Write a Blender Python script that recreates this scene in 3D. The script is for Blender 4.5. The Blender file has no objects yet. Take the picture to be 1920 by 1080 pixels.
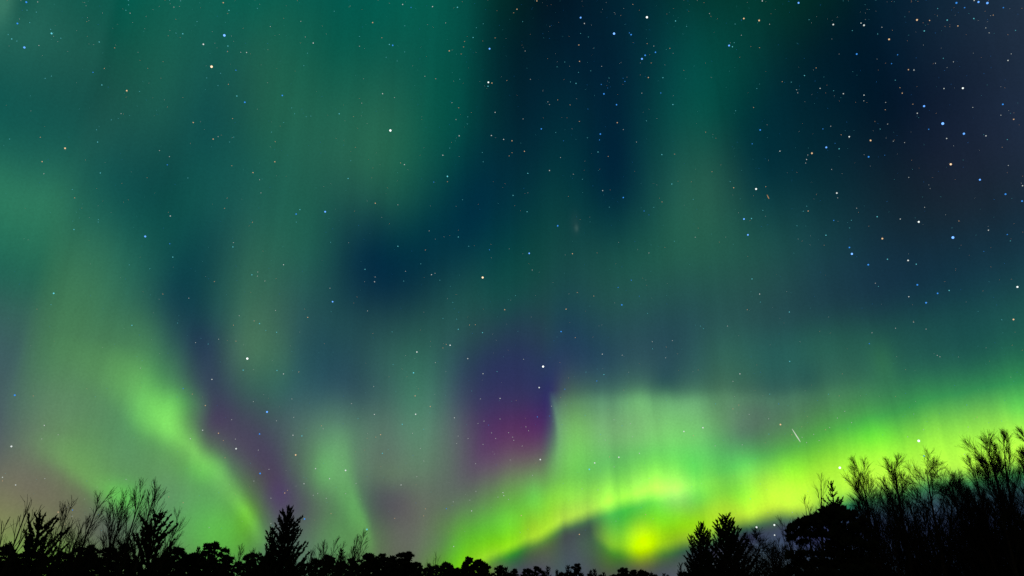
import bpy, math, random
import numpy as np
from mathutils import Vector

# ------------------------------------------------------------------ camera, sky, light, exposure
scene = bpy.context.scene
COL = scene.collection
EYE = 1.6
FOCAL = 1450.0 / 1920.0 * 36.0
PITCH = math.radians(24.0)
cam_data = bpy.data.cameras.new('camera')
cam_data.lens = FOCAL
cam_data.sensor_width = 36.0
cam_data.clip_start = 0.05
cam_data.clip_end = 40000.0
cam = bpy.data.objects.new('camera', cam_data)
cam.location = (0, 0, EYE)
cam.rotation_euler = (math.radians(90) + PITCH, 0, 0)
COL.objects.link(cam)
scene.camera = cam
scene.view_settings.view_transform = 'Standard'
scene.view_settings.look = 'None'
scene.view_settings.exposure = 0.0
scene.view_settings.gamma = 1.0
scene.cycles.max_bounces = 3
scene.cycles.diffuse_bounces = 2
scene.cycles.use_denoising = False

def bearing(x, y):
    """compass bearing and elevation (degrees) of a point of the photograph, 1920 x 1080"""
    r = (x - 960.0) / 1450.0
    u = (540.0 - y) / 1450.0
    X, Y, Z = r, math.cos(PITCH) - u * math.sin(PITCH), math.sin(PITCH) + u * math.cos(PITCH)
    n = math.sqrt(X * X + Y * Y + Z * Z)
    return math.degrees(math.atan2(X, Y)), math.degrees(math.asin(Z / n))

# ------------------------------------------------------------------ the night sky: airglow + aurora, all by compass bearing and elevation
SKY_ELEV = [1.0, 3.463, 5.926, 8.389, 10.853, 13.316, 15.779, 18.242, 20.705, 23.168, 25.632, 28.095, 30.558, 33.021, 35.484, 37.947, 40.411, 42.874, 45.337, 47.8]
SKY_STEP = 2.4632
SKY_STOPS = [0.0, 0.11169, 0.12608, 0.14425, 0.1683, 0.19338, 0.21192, 0.23097, 0.25053, 0.27057, 0.29524, 0.31627, 0.34203, 0.3683, 0.39502, 0.4221, 0.44946, 0.47239, 0.5, 0.52301, 0.5322, 0.54138, 0.55512, 0.5779, 0.60946, 0.64489, 0.68373, 0.72128, 0.76126, 0.81389, 0.88196, 1.0]
SKY_ROWS = [
    [0.0613,0.0013,0.0597,0.0536,0.1336,0.0365,0.0572,0.2079,0.0257,0.0818,0.3333,0.0124,0.1246,0.4378,0.0056,0.1327,0.3441,0.0232,0.1156,0.2332,0.0359,0.0905,0.1067,0.0407,0.0699,0.0103,0.0466,0.0549,0,0.0626,0.0478,0.0792,0.0972,0.0513,0.1363,0.1055,0.058,0.1151,0.0932,0.0622,0.0572,0.0654,0.0651,0.0554,0.0369,0.0653,0.054,0.007,0.0943,0.0879,0,0.1163,0,0.0391,0.0992,0,0.1536,0.0639,0.041,0.1651,0.0488,0.0529,0.1353,0.0394,0.0604,0.1148,0.0381,0.0454,0.1162,0.0689,0,0.1589,0.0944,0.069,0.2287,0.1303,0.1821,0.2735,0.127,0.2306,0.2231,0.0809,0.1456,0.0798,0.0283,0.0637,0.0297,0,0.0081,0.0045,0.0224,0.0486,0.0399,0.0353,0.0366,0.0661],
    [0.0569,0.0157,0.0638,0.0997,0.141,0.0507,0.1045,0.1805,0.0453,0.1114,0.2638,0.0363,0.1271,0.3403,0.029,0.093,0.1414,0.0524,0.083,0.1471,0.0566,0.0749,0.1302,0.0559,0.072,0.1209,0.0519,0.0697,0.1497,0.0487,0.0595,0.1874,0.0596,0.0584,0.1353,0.0958,0.0677,0.1369,0.0853,0.0712,0.1485,0.059,0.0771,0.0967,0.0531,0.0736,0.067,0.062,0.0797,0.3037,0,0.0982,0.152,0,0.044,0.0259,0.0041,0.0601,0.049,0.1067,0.0485,0.0633,0.0759,0.0437,0.0777,0.0767,0.047,0.0579,0.088,0.0559,0.039,0,0.0276,0.0352,0,0.0593,0.0572,0.0507,0.0737,0.1298,0.1476,0.0459,0.0725,0.0798,0.0265,0.0516,0.0647,0.0083,0.018,0.0383,0.0218,0.0386,0.0627,0.0249,0.0536,0.0503],
    [0.0491,0.024,0.0686,0.1299,0.1383,0.0628,0.1588,0.1758,0.0621,0.134,0.1452,0.0644,0.1061,0.0927,0.0656,0.0532,0.0289,0.0759,0.0612,0.1026,0.0647,0.0681,0.1611,0.0718,0.0725,0.2746,0.0615,0.0855,0.4214,0.0491,0.0756,0.2838,0,0.0623,0.0584,0.0884,0.0727,0.1232,0.074,0.0764,0.2774,0.0586,0.0736,0.0982,0.0551,0.1037,0.0984,0.1051,0.0758,0.2004,0.0172,0.0706,0.4629,0,0,0.1079,0,0.0483,0.0646,0.0051,0.0435,0.0708,0.0184,0.0367,0.0504,0.0571,0.0508,0.0368,0.0711,0.0184,0.1915,0,0,0.0737,0,0,0,0,0.0171,0.0059,0.0255,0.0101,0,0.0847,0.0265,0.0321,0.0866,0.0224,0.0299,0.0764,0.0223,0.0228,0.086,0.0144,0.078,0.0333],
    [0.0403,0.0265,0.0749,0.0894,0.0898,0.0755,0.117,0.11,0.0767,0.1019,0.0776,0.0805,0.1126,0.1125,0.0683,0.077,0.1808,0.0588,0.0822,0.2322,0.0674,0.0869,0.1871,0.1006,0.0797,0.2746,0.0814,0.0774,0.28,0.0726,0.0662,0.0665,0.0183,0.0487,0,0.1051,0.0572,0.0602,0.0559,0.0577,0.1513,0.0704,0.0361,0,0.0659,0.0935,0.0965,0.0737,0.0766,0.0926,0.0918,0.0849,0.1043,0.0733,0.0846,0.3309,0.0208,0.0946,0.4082,0.0208,0.0664,0.1908,0.0042,0.0391,0.0105,0.0172,0.0272,0,0.0374,0.0185,0.0979,0.0697,0.0374,0.5997,0,0,0.0235,0,0,0,0.0109,0,0,0,0.0068,0.0198,0.0349,0.0246,0.0598,0.0579,0.0154,0.024,0.0488,0.0042,0.1339,0.0157],
    [0.0336,0.027,0.0825,0.05,0.0642,0.0843,0.0715,0.1015,0.0865,0.0947,0.1585,0.0825,0.0913,0.2449,0.0723,0.0719,0.2081,0.0868,0.0769,0.1899,0.0872,0.0803,0.2369,0.0636,0.0766,0.1421,0.0579,0.0608,0.0492,0.0764,0.0504,0.0234,0.0866,0.0369,0.0366,0.0579,0.0778,0.1323,0.0745,0.0835,0.175,0.1032,0.0866,0.095,0.088,0.0831,0.1781,0.0978,0.0738,0.1028,0.0818,0.0773,0.0256,0.1028,0.1104,0.0769,0.0949,0.1058,0.0655,0.0848,0.0964,0.2138,0.0778,0.1108,0.3735,0.0686,0.1174,0.4881,0.0621,0.0606,0.2498,0.0811,0.0607,0.2965,0.0693,0.0506,0.5354,0.0614,0.0312,0.2214,0.0942,0.0459,0.1924,0.0176,0.0195,0.2737,0.0138,0,0.2779,0.0235,0,0.1614,0.0408,0,0.2413,0.014],
    [0.0252,0.0246,0.0909,0.0464,0.0904,0.0846,0.0578,0.1224,0.0865,0.0794,0.1654,0.0912,0.076,0.179,0.089,0.0456,0.1285,0.075,0.0508,0.2248,0.0573,0.046,0.1469,0.0458,0.0457,0.0122,0.0759,0.0418,0.0284,0.0717,0.0382,0.0514,0.0656,0.0501,0.0827,0.0855,0.0801,0.1898,0.1173,0.073,0.1659,0.1031,0.0693,0.1126,0.0968,0.0662,0.1936,0.1105,0.0763,0.0982,0.0957,0.0549,0.0156,0.0853,0.0746,0.0182,0.0728,0.0666,0.0005,0.085,0.0443,0.0256,0.1042,0.0843,0.165,0.0747,0.1448,0.4017,0.0778,0.1347,0.2764,0.1251,0.1487,0.3001,0.115,0.1709,0.5427,0.1191,0.0715,0.0611,0.0954,0.0537,0.0822,0.0715,0.0513,0.1493,0.0475,0.0129,0.1436,0.0509,0,0.0694,0.066,0.0061,0.2579,0.0367],
    [0.0127,0.0144,0.0949,0.0363,0.0803,0.0828,0.0437,0.128,0.0696,0.0545,0.1586,0.0683,0.0571,0.1518,0.069,0.0713,0.225,0.068,0.056,0.2196,0.0721,0.0287,0.0694,0.07,0.0201,0.0264,0.0704,0.0239,0.063,0.0635,0.0217,0.0974,0.0693,0.0204,0.0773,0.088,0.0162,0.0548,0.0829,0.017,0.0428,0.0706,0.0338,0.0947,0.0824,0.0375,0.158,0.091,0.0363,0.0577,0.0876,0.02,0.0216,0.0769,0.0235,0.0257,0.0744,0.0185,0.0228,0.0794,0.0151,0.0091,0.0947,0.0388,0.0346,0.0712,0.0534,0.1101,0.0655,0.026,0.0827,0.0831,0.0438,0.125,0.0808,0.0192,0.066,0.08,0.0397,0.1165,0.0565,0.0081,0.0572,0.0637,0.0276,0.0936,0.0669,0.0136,0.0871,0.0625,0.0001,0.0102,0.0474,0.0155,0.1799,0.0582],
    [0.0041,0.0335,0.0843,0.0321,0.095,0.0685,0.0367,0.1233,0.0623,0.0437,0.1475,0.0623,0.0392,0.1359,0.0638,0.0388,0.1434,0.0663,0.0205,0.0789,0.0686,0.0075,0.0152,0.0576,0.0138,0.0287,0.0595,0.0533,0.1394,0.0763,0.0417,0.127,0.0698,0.0126,0.055,0.0699,0.0106,0.0482,0.0658,0.0155,0.0535,0.0651,0.0245,0.0929,0.0737,0.0225,0.108,0.0717,0.0193,0.0512,0.0727,0.0139,0.0234,0.0661,0.0162,0.0199,0.0763,0.0149,0.0278,0.0718,0.0149,0.0302,0.0765,0.0158,0.0301,0.0831,0.0147,0.0323,0.079,0.0092,0.0333,0.0721,0.0204,0.0587,0.0695,0.0116,0.04,0.0667,0.0248,0.1047,0.0675,0.0106,0.0672,0.0702,0.0156,0.0925,0.0598,0.0096,0.0591,0.0478,0.0044,0.0439,0.0504,0.0182,0.1012,0.0685],
    [0,0.0634,0.0737,0.0114,0.0882,0.0548,0.0254,0.1149,0.0586,0.0361,0.138,0.0649,0.023,0.1147,0.0677,0.0108,0.0638,0.0598,0.0035,0.0295,0.0501,0.0035,0.0348,0.0457,0.0142,0.0712,0.0635,0.037,0.116,0.0678,0.0291,0.0863,0.0628,0.014,0.0563,0.0669,0.0104,0.0513,0.0559,0.0103,0.045,0.052,0.0117,0.0511,0.0525,0.0127,0.0603,0.0528,0.0161,0.068,0.062,0.0137,0.0406,0.0483,0.0128,0.029,0.0596,0.0146,0.0328,0.055,0.0128,0.039,0.0545,0.0102,0.0372,0.0619,0.0085,0.0319,0.0655,0.0111,0.0441,0.0591,0.0148,0.0532,0.0623,0.0114,0.0413,0.0612,0.0154,0.0632,0.0597,0.0131,0.0453,0.0515,0.0088,0.0323,0.0474,0.0055,0.0196,0.0405,0.003,0.0239,0.0417,0.0108,0.0443,0.053],
    [0.0061,0.1151,0.0798,0.0153,0.111,0.0624,0.0207,0.1145,0.0622,0.0229,0.1181,0.0657,0.0118,0.0944,0.0671,0.0056,0.0598,0.0548,0.0023,0.0365,0.046,0.0028,0.0368,0.0452,0.0125,0.0699,0.0573,0.0244,0.0971,0.0612,0.0188,0.0792,0.0603,0.0132,0.07,0.0621,0.006,0.0379,0.0478,0.002,0.0193,0.0398,0.0018,0.0187,0.0383,0.0038,0.0285,0.0401,0.0085,0.0579,0.0524,0.0065,0.0544,0.0463,0.0044,0.0506,0.0451,0.0075,0.0451,0.044,0.008,0.0456,0.0461,0.0077,0.0454,0.0496,0.0078,0.0444,0.0514,0.0105,0.0546,0.0496,0.0119,0.0635,0.0541,0.0117,0.0565,0.0541,0.0123,0.0609,0.0537,0.0129,0.0548,0.0492,0.0077,0.039,0.0503,0.0047,0.0204,0.0401,0.0039,0.018,0.0298,0.0071,0.0206,0.0411],
    [0.0165,0.1501,0.0869,0.0228,0.1374,0.0748,0.0132,0.1009,0.0653,0.0077,0.0776,0.0596,0.0037,0.0595,0.0533,0.0029,0.053,0.0473,0.0029,0.0488,0.0479,0.0039,0.0447,0.0501,0.0108,0.0667,0.056,0.0166,0.0887,0.0586,0.0123,0.0824,0.0578,0.0106,0.0816,0.0582,0.0032,0.0283,0.0431,0,0.0131,0.0358,0,0.0171,0.0359,0.0006,0.0207,0.0365,0.0023,0.0313,0.0424,0.0022,0.0368,0.0427,0.0022,0.0439,0.0393,0.0041,0.0444,0.0381,0.0048,0.0443,0.0396,0.0052,0.0446,0.0413,0.0058,0.0457,0.0432,0.0069,0.051,0.045,0.0074,0.0621,0.0471,0.0114,0.0746,0.0504,0.0129,0.0771,0.0522,0.0092,0.0602,0.0487,0.0059,0.0417,0.0471,0.0034,0.0168,0.0297,0.0062,0.0108,0.0169,0.0089,0.022,0.0423],
    [0.0029,0.0759,0.0618,0.0096,0.0824,0.0609,0.0071,0.0756,0.0609,0.0038,0.0584,0.0545,0.0026,0.0441,0.044,0.0025,0.0456,0.0429,0.004,0.0608,0.0526,0.0054,0.0638,0.0573,0.0078,0.0681,0.0578,0.01,0.0774,0.0578,0.0098,0.0813,0.0561,0.0084,0.0742,0.0534,0.0046,0.037,0.0446,0.0028,0.0293,0.0408,0.0015,0.0313,0.0401,0.0002,0.0245,0.0379,0,0.0188,0.0375,0.0001,0.0217,0.0385,0.001,0.0306,0.0368,0.0022,0.0363,0.035,0.0026,0.0375,0.0354,0.003,0.0381,0.0362,0.0032,0.0376,0.0374,0.0025,0.0337,0.038,0.0013,0.029,0.0367,0.009,0.0732,0.0518,0.0164,0.0871,0.0539,0.0031,0.037,0.0411,0.003,0.0281,0.0353,0.002,0.0138,0.0229,0.0058,0.0065,0.0155,0.0125,0.0266,0.0529],
    [0.0006,0.0623,0.0557,0.0052,0.0605,0.0513,0.0083,0.0684,0.0564,0.0065,0.0616,0.0529,0.0048,0.0523,0.0469,0.0037,0.0513,0.0474,0.0037,0.0579,0.0528,0.0047,0.0638,0.0562,0.0063,0.0684,0.0565,0.0081,0.0751,0.0563,0.0096,0.0802,0.0553,0.0093,0.0739,0.0528,0.0093,0.0639,0.05,0.0103,0.0718,0.0495,0.0061,0.0647,0.0473,0.0017,0.0397,0.0422,0.0002,0.0201,0.0365,0,0.017,0.035,0.0006,0.0218,0.0344,0.0012,0.027,0.0328,0.0014,0.0287,0.0327,0.0016,0.0297,0.0329,0.0014,0.029,0.0333,0.0005,0.0221,0.0321,0,0.007,0.0271,0.0045,0.0566,0.051,0.0177,0.0888,0.054,0,0.02,0.0331,0.0009,0.0189,0.0275,0.0015,0.0107,0.0197,0.0028,0.0046,0.0156,0.0144,0.0289,0.056],
    [0.0088,0.0943,0.0731,0.0045,0.0475,0.0409,0.007,0.0581,0.0463,0.0076,0.0655,0.0501,0.0074,0.0685,0.0526,0.0051,0.0598,0.0525,0.0032,0.0505,0.0506,0.0044,0.0565,0.0514,0.0072,0.07,0.0526,0.0093,0.0802,0.0536,0.0112,0.0854,0.0559,0.0119,0.0848,0.0561,0.0128,0.086,0.0545,0.0143,0.0948,0.0542,0.0079,0.0823,0.0507,0.0022,0.0556,0.0454,0.0005,0.0305,0.0382,0.0003,0.0192,0.0314,0.0005,0.0164,0.029,0.0007,0.0193,0.0291,0.0007,0.021,0.0294,0.0007,0.0221,0.0298,0.0006,0.0221,0.0302,0.0002,0.017,0.0289,0,0.0054,0.025,0.0025,0.0429,0.0433,0.0074,0.0699,0.0482,0,0.0188,0.0275,0.0005,0.0178,0.0271,0.0006,0.0086,0.0164,0,0.0018,0.0116,0.0147,0.0276,0.0494],
    [0.0195,0.1275,0.0942,0.0056,0.0571,0.0437,0.0048,0.0576,0.0426,0.0061,0.0671,0.0477,0.0073,0.0746,0.0532,0.0055,0.065,0.0537,0.0045,0.0567,0.0515,0.0063,0.0614,0.0508,0.0095,0.0754,0.0513,0.0103,0.0839,0.0522,0.0102,0.087,0.0547,0.0101,0.0871,0.0554,0.0108,0.0879,0.0541,0.0133,0.0913,0.0541,0.0067,0.0791,0.0501,0.0015,0.0656,0.047,0.0006,0.0447,0.0407,0.0006,0.0228,0.028,0.0005,0.0131,0.0232,0.0004,0.014,0.0249,0.0004,0.0153,0.0258,0.0004,0.0165,0.0266,0.0005,0.0173,0.0274,0.0004,0.0154,0.0272,0,0.0078,0.024,0.0014,0.0328,0.0368,0.002,0.0655,0.0484,0,0.0262,0.0264,0.0005,0.0156,0.0262,0,0.0067,0.0141,0,0.0051,0.016,0.0158,0.0282,0.0508],
    [0.0145,0.0953,0.0717,0.0015,0.0571,0.0431,0.0018,0.0624,0.045,0.004,0.0702,0.0491,0.0059,0.0755,0.0534,0.0052,0.0705,0.0542,0.0053,0.0677,0.0533,0.0078,0.0729,0.0527,0.0101,0.0812,0.0524,0.0087,0.0828,0.0519,0.0061,0.0791,0.0512,0.0045,0.0745,0.0497,0.0052,0.0752,0.0498,0.0069,0.077,0.0508,0.0041,0.0697,0.0484,0.0013,0.0651,0.0467,0.0007,0.0479,0.0398,0.0006,0.0226,0.0262,0.0004,0.0108,0.0197,0.0004,0.0111,0.0212,0.0003,0.0118,0.0222,0.0004,0.0125,0.023,0.0004,0.013,0.024,0.0005,0.0122,0.0244,0.0003,0.0089,0.0225,0.0009,0.0241,0.0328,0.0009,0.0601,0.0499,0.0006,0.0393,0.0305,0.0008,0.0187,0.0237,0.0002,0.005,0.0121,0,0.0079,0.0195,0.0127,0.026,0.0456],
    [0.0077,0.0743,0.0574,0.0003,0.0715,0.0525,0.0007,0.072,0.0518,0.0026,0.0744,0.0528,0.0041,0.0764,0.0547,0.0038,0.0748,0.055,0.0035,0.0743,0.0545,0.004,0.0765,0.0538,0.0052,0.0794,0.0531,0.0051,0.0782,0.0519,0.0032,0.0722,0.0497,0.0014,0.0663,0.0475,0.0016,0.0665,0.0479,0.0028,0.0687,0.0493,0.0023,0.0651,0.0482,0.0013,0.0638,0.0471,0.0008,0.0475,0.0393,0.0005,0.0214,0.0247,0.0003,0.0096,0.0168,0.0004,0.0096,0.0177,0.0004,0.0096,0.0183,0.0004,0.0096,0.019,0.0004,0.0097,0.0201,0.0004,0.0096,0.0214,0.0004,0.0093,0.0215,0.0007,0.0188,0.0291,0.0008,0.0463,0.0413,0.0008,0.0365,0.0292,0.0008,0.0269,0.0235,0.0004,0.0096,0.0095,0,0.0074,0.021,0.0069,0.0204,0.0378],
    [0.0029,0.0633,0.0496,0.0002,0.076,0.0557,0.0005,0.0779,0.0563,0.0014,0.0786,0.0565,0.0024,0.0786,0.0567,0.0022,0.0776,0.0563,0.0015,0.0766,0.0555,0.001,0.0754,0.0545,0.0017,0.075,0.0536,0.0023,0.0732,0.0525,0.0017,0.0691,0.0511,0.001,0.0664,0.0504,0.0006,0.0665,0.0503,0.001,0.0691,0.0511,0.0013,0.0708,0.0514,0.0012,0.0668,0.0494,0.0009,0.0465,0.0388,0.0005,0.0229,0.0233,0.0003,0.0115,0.0143,0.0004,0.0081,0.0137,0.0004,0.0075,0.0141,0.0004,0.0072,0.0147,0.0004,0.0072,0.0158,0.0004,0.0081,0.018,0.0004,0.0103,0.0213,0.0005,0.0168,0.0266,0.0007,0.029,0.0266,0.0007,0.027,0.0219,0.0006,0.0291,0.0224,0.0005,0.019,0.0098,0.0004,0.0091,0.0187,0.0031,0.0135,0.0289],
    [0.0007,0.0575,0.0452,0.0002,0.0765,0.0563,0.0003,0.0804,0.0585,0.0006,0.0821,0.0594,0.001,0.0816,0.059,0.0009,0.0797,0.0578,0.0005,0.0772,0.0566,0,0.0742,0.0554,0.0003,0.0715,0.0544,0.0007,0.0694,0.0538,0.0007,0.0679,0.0536,0.0006,0.0681,0.054,0.0003,0.0701,0.0545,0.0003,0.0739,0.055,0.0007,0.0764,0.0546,0.001,0.0682,0.0501,0.0009,0.0468,0.0374,0.0006,0.0269,0.022,0.0004,0.0137,0.0121,0.0004,0.0072,0.0099,0.0004,0.0058,0.0099,0.0004,0.0052,0.0104,0.0004,0.0053,0.0116,0.0004,0.0069,0.0145,0.0004,0.0103,0.0192,0.0003,0.0141,0.022,0.0005,0.0172,0.0166,0.0005,0.0202,0.015,0.0005,0.028,0.0175,0.0006,0.0263,0.0114,0.0007,0.0116,0.0159,0.001,0.0071,0.0201],
    [0,0.0534,0.042,0.0001,0.0759,0.0563,0.0001,0.0817,0.0599,0,0.0851,0.0618,0,0.0848,0.0614,0,0.0814,0.0594,0,0.0775,0.0578,0,0.0728,0.0563,0,0.0686,0.0553,0,0.0664,0.0553,0,0.0671,0.0563,0,0.07,0.0577,0,0.0749,0.0591,0,0.0792,0.0594,0.0003,0.0784,0.0568,0.0006,0.0662,0.0482,0.0008,0.0464,0.0339,0.0008,0.0305,0.0212,0.0006,0.0158,0.0109,0.0005,0.0065,0.0062,0.0004,0.0044,0.0058,0.0004,0.0034,0.0061,0.0004,0.0035,0.0075,0.0004,0.0058,0.0111,0.0003,0.0094,0.0158,0.0002,0.0107,0.0158,0.0003,0.0087,0.0092,0.0003,0.0145,0.0086,0.0004,0.0262,0.0118,0.0007,0.0325,0.013,0.0008,0.014,0.0129,0,0.0011,0.0115],
]
CURTAINS = [
    {'name': 'main_arc', 'along': 'az', 'lo': -4.437486886985904, 'hi': 17.409618168309148, 'c': [3.39, 4.124, 4.69, 5.122, 5.548, 5.979, 6.511, 7.099, 7.532, 7.787, 8.117, 8.476, 8.763, 9.022, 9.249, 9.428, 9.529, 9.604, 9.695, 9.79, 9.877, 9.962], 'B': [0.0, 0.277, 0.463, 0.578, 0.686, 0.79, 0.892, 0.965, 0.995, 1.0, 1.0, 1.0, 1.0, 1.0, 1.0, 0.959, 0.753, 0.496, 0.301, 0.157, 0.071, 0.0], 'w1': [0.6, 0.6, 0.6, 0.601, 0.632, 0.703, 0.745, 0.731, 0.716, 0.744, 0.773, 0.798, 0.82, 0.84, 0.866, 0.9, 0.945, 0.987, 1.0, 1.0, 1.0, 1.0], 'w2': [1.4, 1.407, 1.483, 1.613, 1.734, 1.84, 1.941, 1.996, 2.0, 1.993, 1.954, 1.911, 1.9, 1.898, 1.866, 1.815, 1.8, 1.816, 1.9, 1.983, 2.0, 2.0], 'p1': 2, 'p2': 1.2, 'core': [0.36, 0.66, 0.012], 'rim': [0.11, 0.46, 0.02], 'rays': 0.2},
    {'name': 'lower_arc', 'along': 'az', 'lo': 5.478820319729571, 'hi': 33.645984511827194, 'c': [6.37, 5.804, 5.586, 5.591, 5.792, 6.173, 6.67, 7.182, 7.582, 7.842, 8.002, 8.105, 8.349, 8.687, 8.967, 9.197, 9.409, 9.581, 9.737, 9.853, 9.947, 10.041], 'B': [0.0, 0.282, 0.466, 0.546, 0.578, 0.666, 0.791, 0.933, 1.063, 1.125, 1.136, 1.112, 1.1, 1.1, 1.1, 1.1, 1.094, 1.076, 1.057, 1.05, 1.05, 1.05], 'w1': [0.5, 0.611, 0.733, 0.796, 0.819, 0.874, 0.922, 0.946, 0.95, 0.95, 0.961, 0.988, 1.0, 1.0, 1.0, 1.0, 1.0, 1.0, 1.0, 1.0, 1.0, 1.0], 'w2': [1.0, 1.482, 1.839, 2.072, 2.2, 2.276, 2.345, 2.417, 2.504, 2.659, 2.826, 2.954, 3.032, 3.081, 3.124, 3.165, 3.216, 3.295, 3.375, 3.427, 3.464, 3.5], 'p1': 2, 'p2': 1.9, 'core': [0.46, 0.76, 0.01], 'rim': [0.12, 0.58, 0.02], 'rays': 0.15},
    {'name': 'left_curtain', 'along': 'el', 'lo': 5.097577271849239, 'hi': 17.76812908447303, 'c': [-16.969, -17.31, -17.655, -18.015, -18.417, -18.892, -19.472, -20.138, -20.822, -21.526, -22.326, -23.208, -24.008, -24.587, -25.065, -25.556, -26.059, -26.564, -27.075, -27.59, -28.105, -28.62], 'B': [0.0, 0.225, 0.453, 0.695, 0.778, 0.552, 0.437, 0.481, 0.593, 0.753, 0.824, 0.837, 0.904, 0.857, 0.744, 0.618, 0.482, 0.35, 0.246, 0.164, 0.082, 0.0], 'w1': [0.8, 0.755, 0.715, 0.702, 0.795, 1.063, 1.361, 1.645, 1.764, 1.727, 1.703, 1.743, 1.882, 2.085, 2.316, 2.606, 2.945, 3.273, 3.506, 3.673, 3.836, 4.0], 'w2': [0.6, 0.6, 0.603, 0.626, 0.694, 0.831, 0.98, 1.127, 1.249, 1.35, 1.475, 1.646, 1.839, 1.936, 1.979, 1.999, 2.0, 1.992, 1.926, 1.818, 1.709, 1.6], 'p1': 1.6, 'p2': 2, 'core': [0.1, 0.38, 0.03], 'rim': [0.03, 0.17, 0.01], 'rays': 0.13},
    {'name': 'middle_curtain', 'along': 'el', 'lo': 4.211438998867311, 'hi': 13.886244390203457, 'c': [-9.607, -9.713, -9.819, -9.943, -10.121, -10.317, -10.515, -10.731, -10.963, -11.191, -11.385, -11.559, -11.731, -11.875, -11.981, -12.082, -12.184, -12.283, -12.375, -12.465, -12.555, -12.645], 'B': [0.0, 0.1, 0.199, 0.302, 0.415, 0.532, 0.644, 0.707, 0.727, 0.74, 0.717, 0.673, 0.628, 0.578, 0.521, 0.464, 0.407, 0.343, 0.262, 0.174, 0.087, 0.0], 'w1': [0.9, 0.9, 0.9, 0.911, 0.958, 1.016, 1.077, 1.161, 1.265, 1.374, 1.508, 1.657, 1.805, 1.921, 1.994, 2.063, 2.132, 2.177, 2.149, 2.1, 2.05, 2.0], 'w2': [0.5, 0.5, 0.5, 0.506, 0.529, 0.558, 0.587, 0.62, 0.655, 0.687, 0.7, 0.7, 0.7, 0.71, 0.731, 0.754, 0.777, 0.801, 0.825, 0.85, 0.875, 0.9], 'p1': 1.8, 'p2': 2, 'core': [0.05, 0.26, 0.02], 'rim': [0.02, 0.12, 0.01], 'rays': 0.1},
    {'name': 'far_left_curtain', 'along': 'el', 'lo': 6.3055267443456025, 'hi': 11.61058052891817, 'c': [-24.778, -25.035, -25.292, -25.549, -25.806, -26.069, -26.419, -26.868, -27.322, -27.739, -28.124, -28.506, -28.888, -29.241, -29.476, -29.665, -29.854, -30.043, -30.231, -30.42, -30.608, -30.797], 'B': [0.0, 0.126, 0.252, 0.378, 0.505, 0.628, 0.711, 0.75, 0.781, 0.774, 0.733, 0.69, 0.647, 0.599, 0.531, 0.455, 0.379, 0.303, 0.228, 0.152, 0.076, 0.0], 'w1': [1.5, 1.5, 1.5, 1.5, 1.5, 1.501, 1.517, 1.55, 1.583, 1.599, 1.6, 1.6, 1.6, 1.608, 1.646, 1.697, 1.747, 1.798, 1.848, 1.899, 1.949, 2.0], 'w2': [1.4, 1.436, 1.472, 1.508, 1.544, 1.583, 1.667, 1.8, 1.934, 2.021, 2.067, 2.11, 2.153, 2.193, 2.223, 2.248, 2.274, 2.299, 2.324, 2.349, 2.375, 2.4], 'p1': 2, 'p2': 2, 'core': [0.03, 0.2, 0.01], 'rim': [0.01, 0.1, 0.01], 'rays': 0.1},
    {'name': 'upper_fringe', 'along': 'az', 'lo': 2.832238369747474, 'hi': 28.462711608810366, 'c': [15.278, 15.331, 15.366, 15.383, 15.365, 15.335, 15.295, 15.245, 15.193, 15.135, 15.065, 14.992, 14.925, 14.867, 14.811, 14.764, 14.735, 14.71, 14.687, 14.667, 14.647, 14.627], 'B': [0.0, 0.433, 0.652, 0.78, 0.839, 0.876, 0.883, 0.856, 0.824, 0.787, 0.74, 0.692, 0.643, 0.593, 0.543, 0.487, 0.42, 0.35, 0.273, 0.183, 0.092, 0.0], 'w1': [2.5, 2.51, 2.551, 2.607, 2.679, 2.752, 2.767, 2.711, 2.648, 2.585, 2.521, 2.456, 2.391, 2.324, 2.257, 2.209, 2.2, 2.2, 2.2, 2.2, 2.2, 2.2], 'w2': [0.8, 0.8, 0.8, 0.804, 0.82, 0.838, 0.842, 0.828, 0.812, 0.796, 0.78, 0.764, 0.757, 0.769, 0.786, 0.808, 0.84, 0.875, 0.908, 0.939, 0.969, 1.0], 'p1': 1.3, 'p2': 2, 'core': [0.035, 0.1, 0.033], 'rim': [0.025, 0.075, 0.025], 'rays': 0.25},
    {'name': 'curtain_edge', 'along': 'el', 'lo': 8.932909874973758, 'hi': 16.513657353962515, 'c': [3.087, 3.134, 3.18, 3.226, 3.273, 3.318, 3.358, 3.395, 3.433, 3.467, 3.48, 3.481, 3.481, 3.479, 3.451, 3.398, 3.342, 3.285, 3.214, 3.136, 3.059, 2.981], 'B': [0.0, 0.049, 0.097, 0.146, 0.195, 0.248, 0.323, 0.407, 0.491, 0.572, 0.633, 0.681, 0.728, 0.772, 0.77, 0.72, 0.666, 0.602, 0.478, 0.319, 0.16, 0.0], 'w1': [0.5, 0.5, 0.5, 0.5, 0.5, 0.497, 0.479, 0.455, 0.431, 0.408, 0.392, 0.38, 0.368, 0.356, 0.343, 0.33, 0.317, 0.305, 0.3, 0.3, 0.3, 0.3], 'w2': [1.0, 1.078, 1.156, 1.234, 1.312, 1.379, 1.4, 1.4, 1.4, 1.394, 1.349, 1.279, 1.207, 1.137, 1.074, 1.02, 0.966, 0.915, 0.88, 0.853, 0.827, 0.8], 'p1': 2, 'p2': 1.2, 'core': [0.07, 0.2, 0.06], 'rim': [0.05, 0.16, 0.05], 'rays': 0.1},
]
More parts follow.
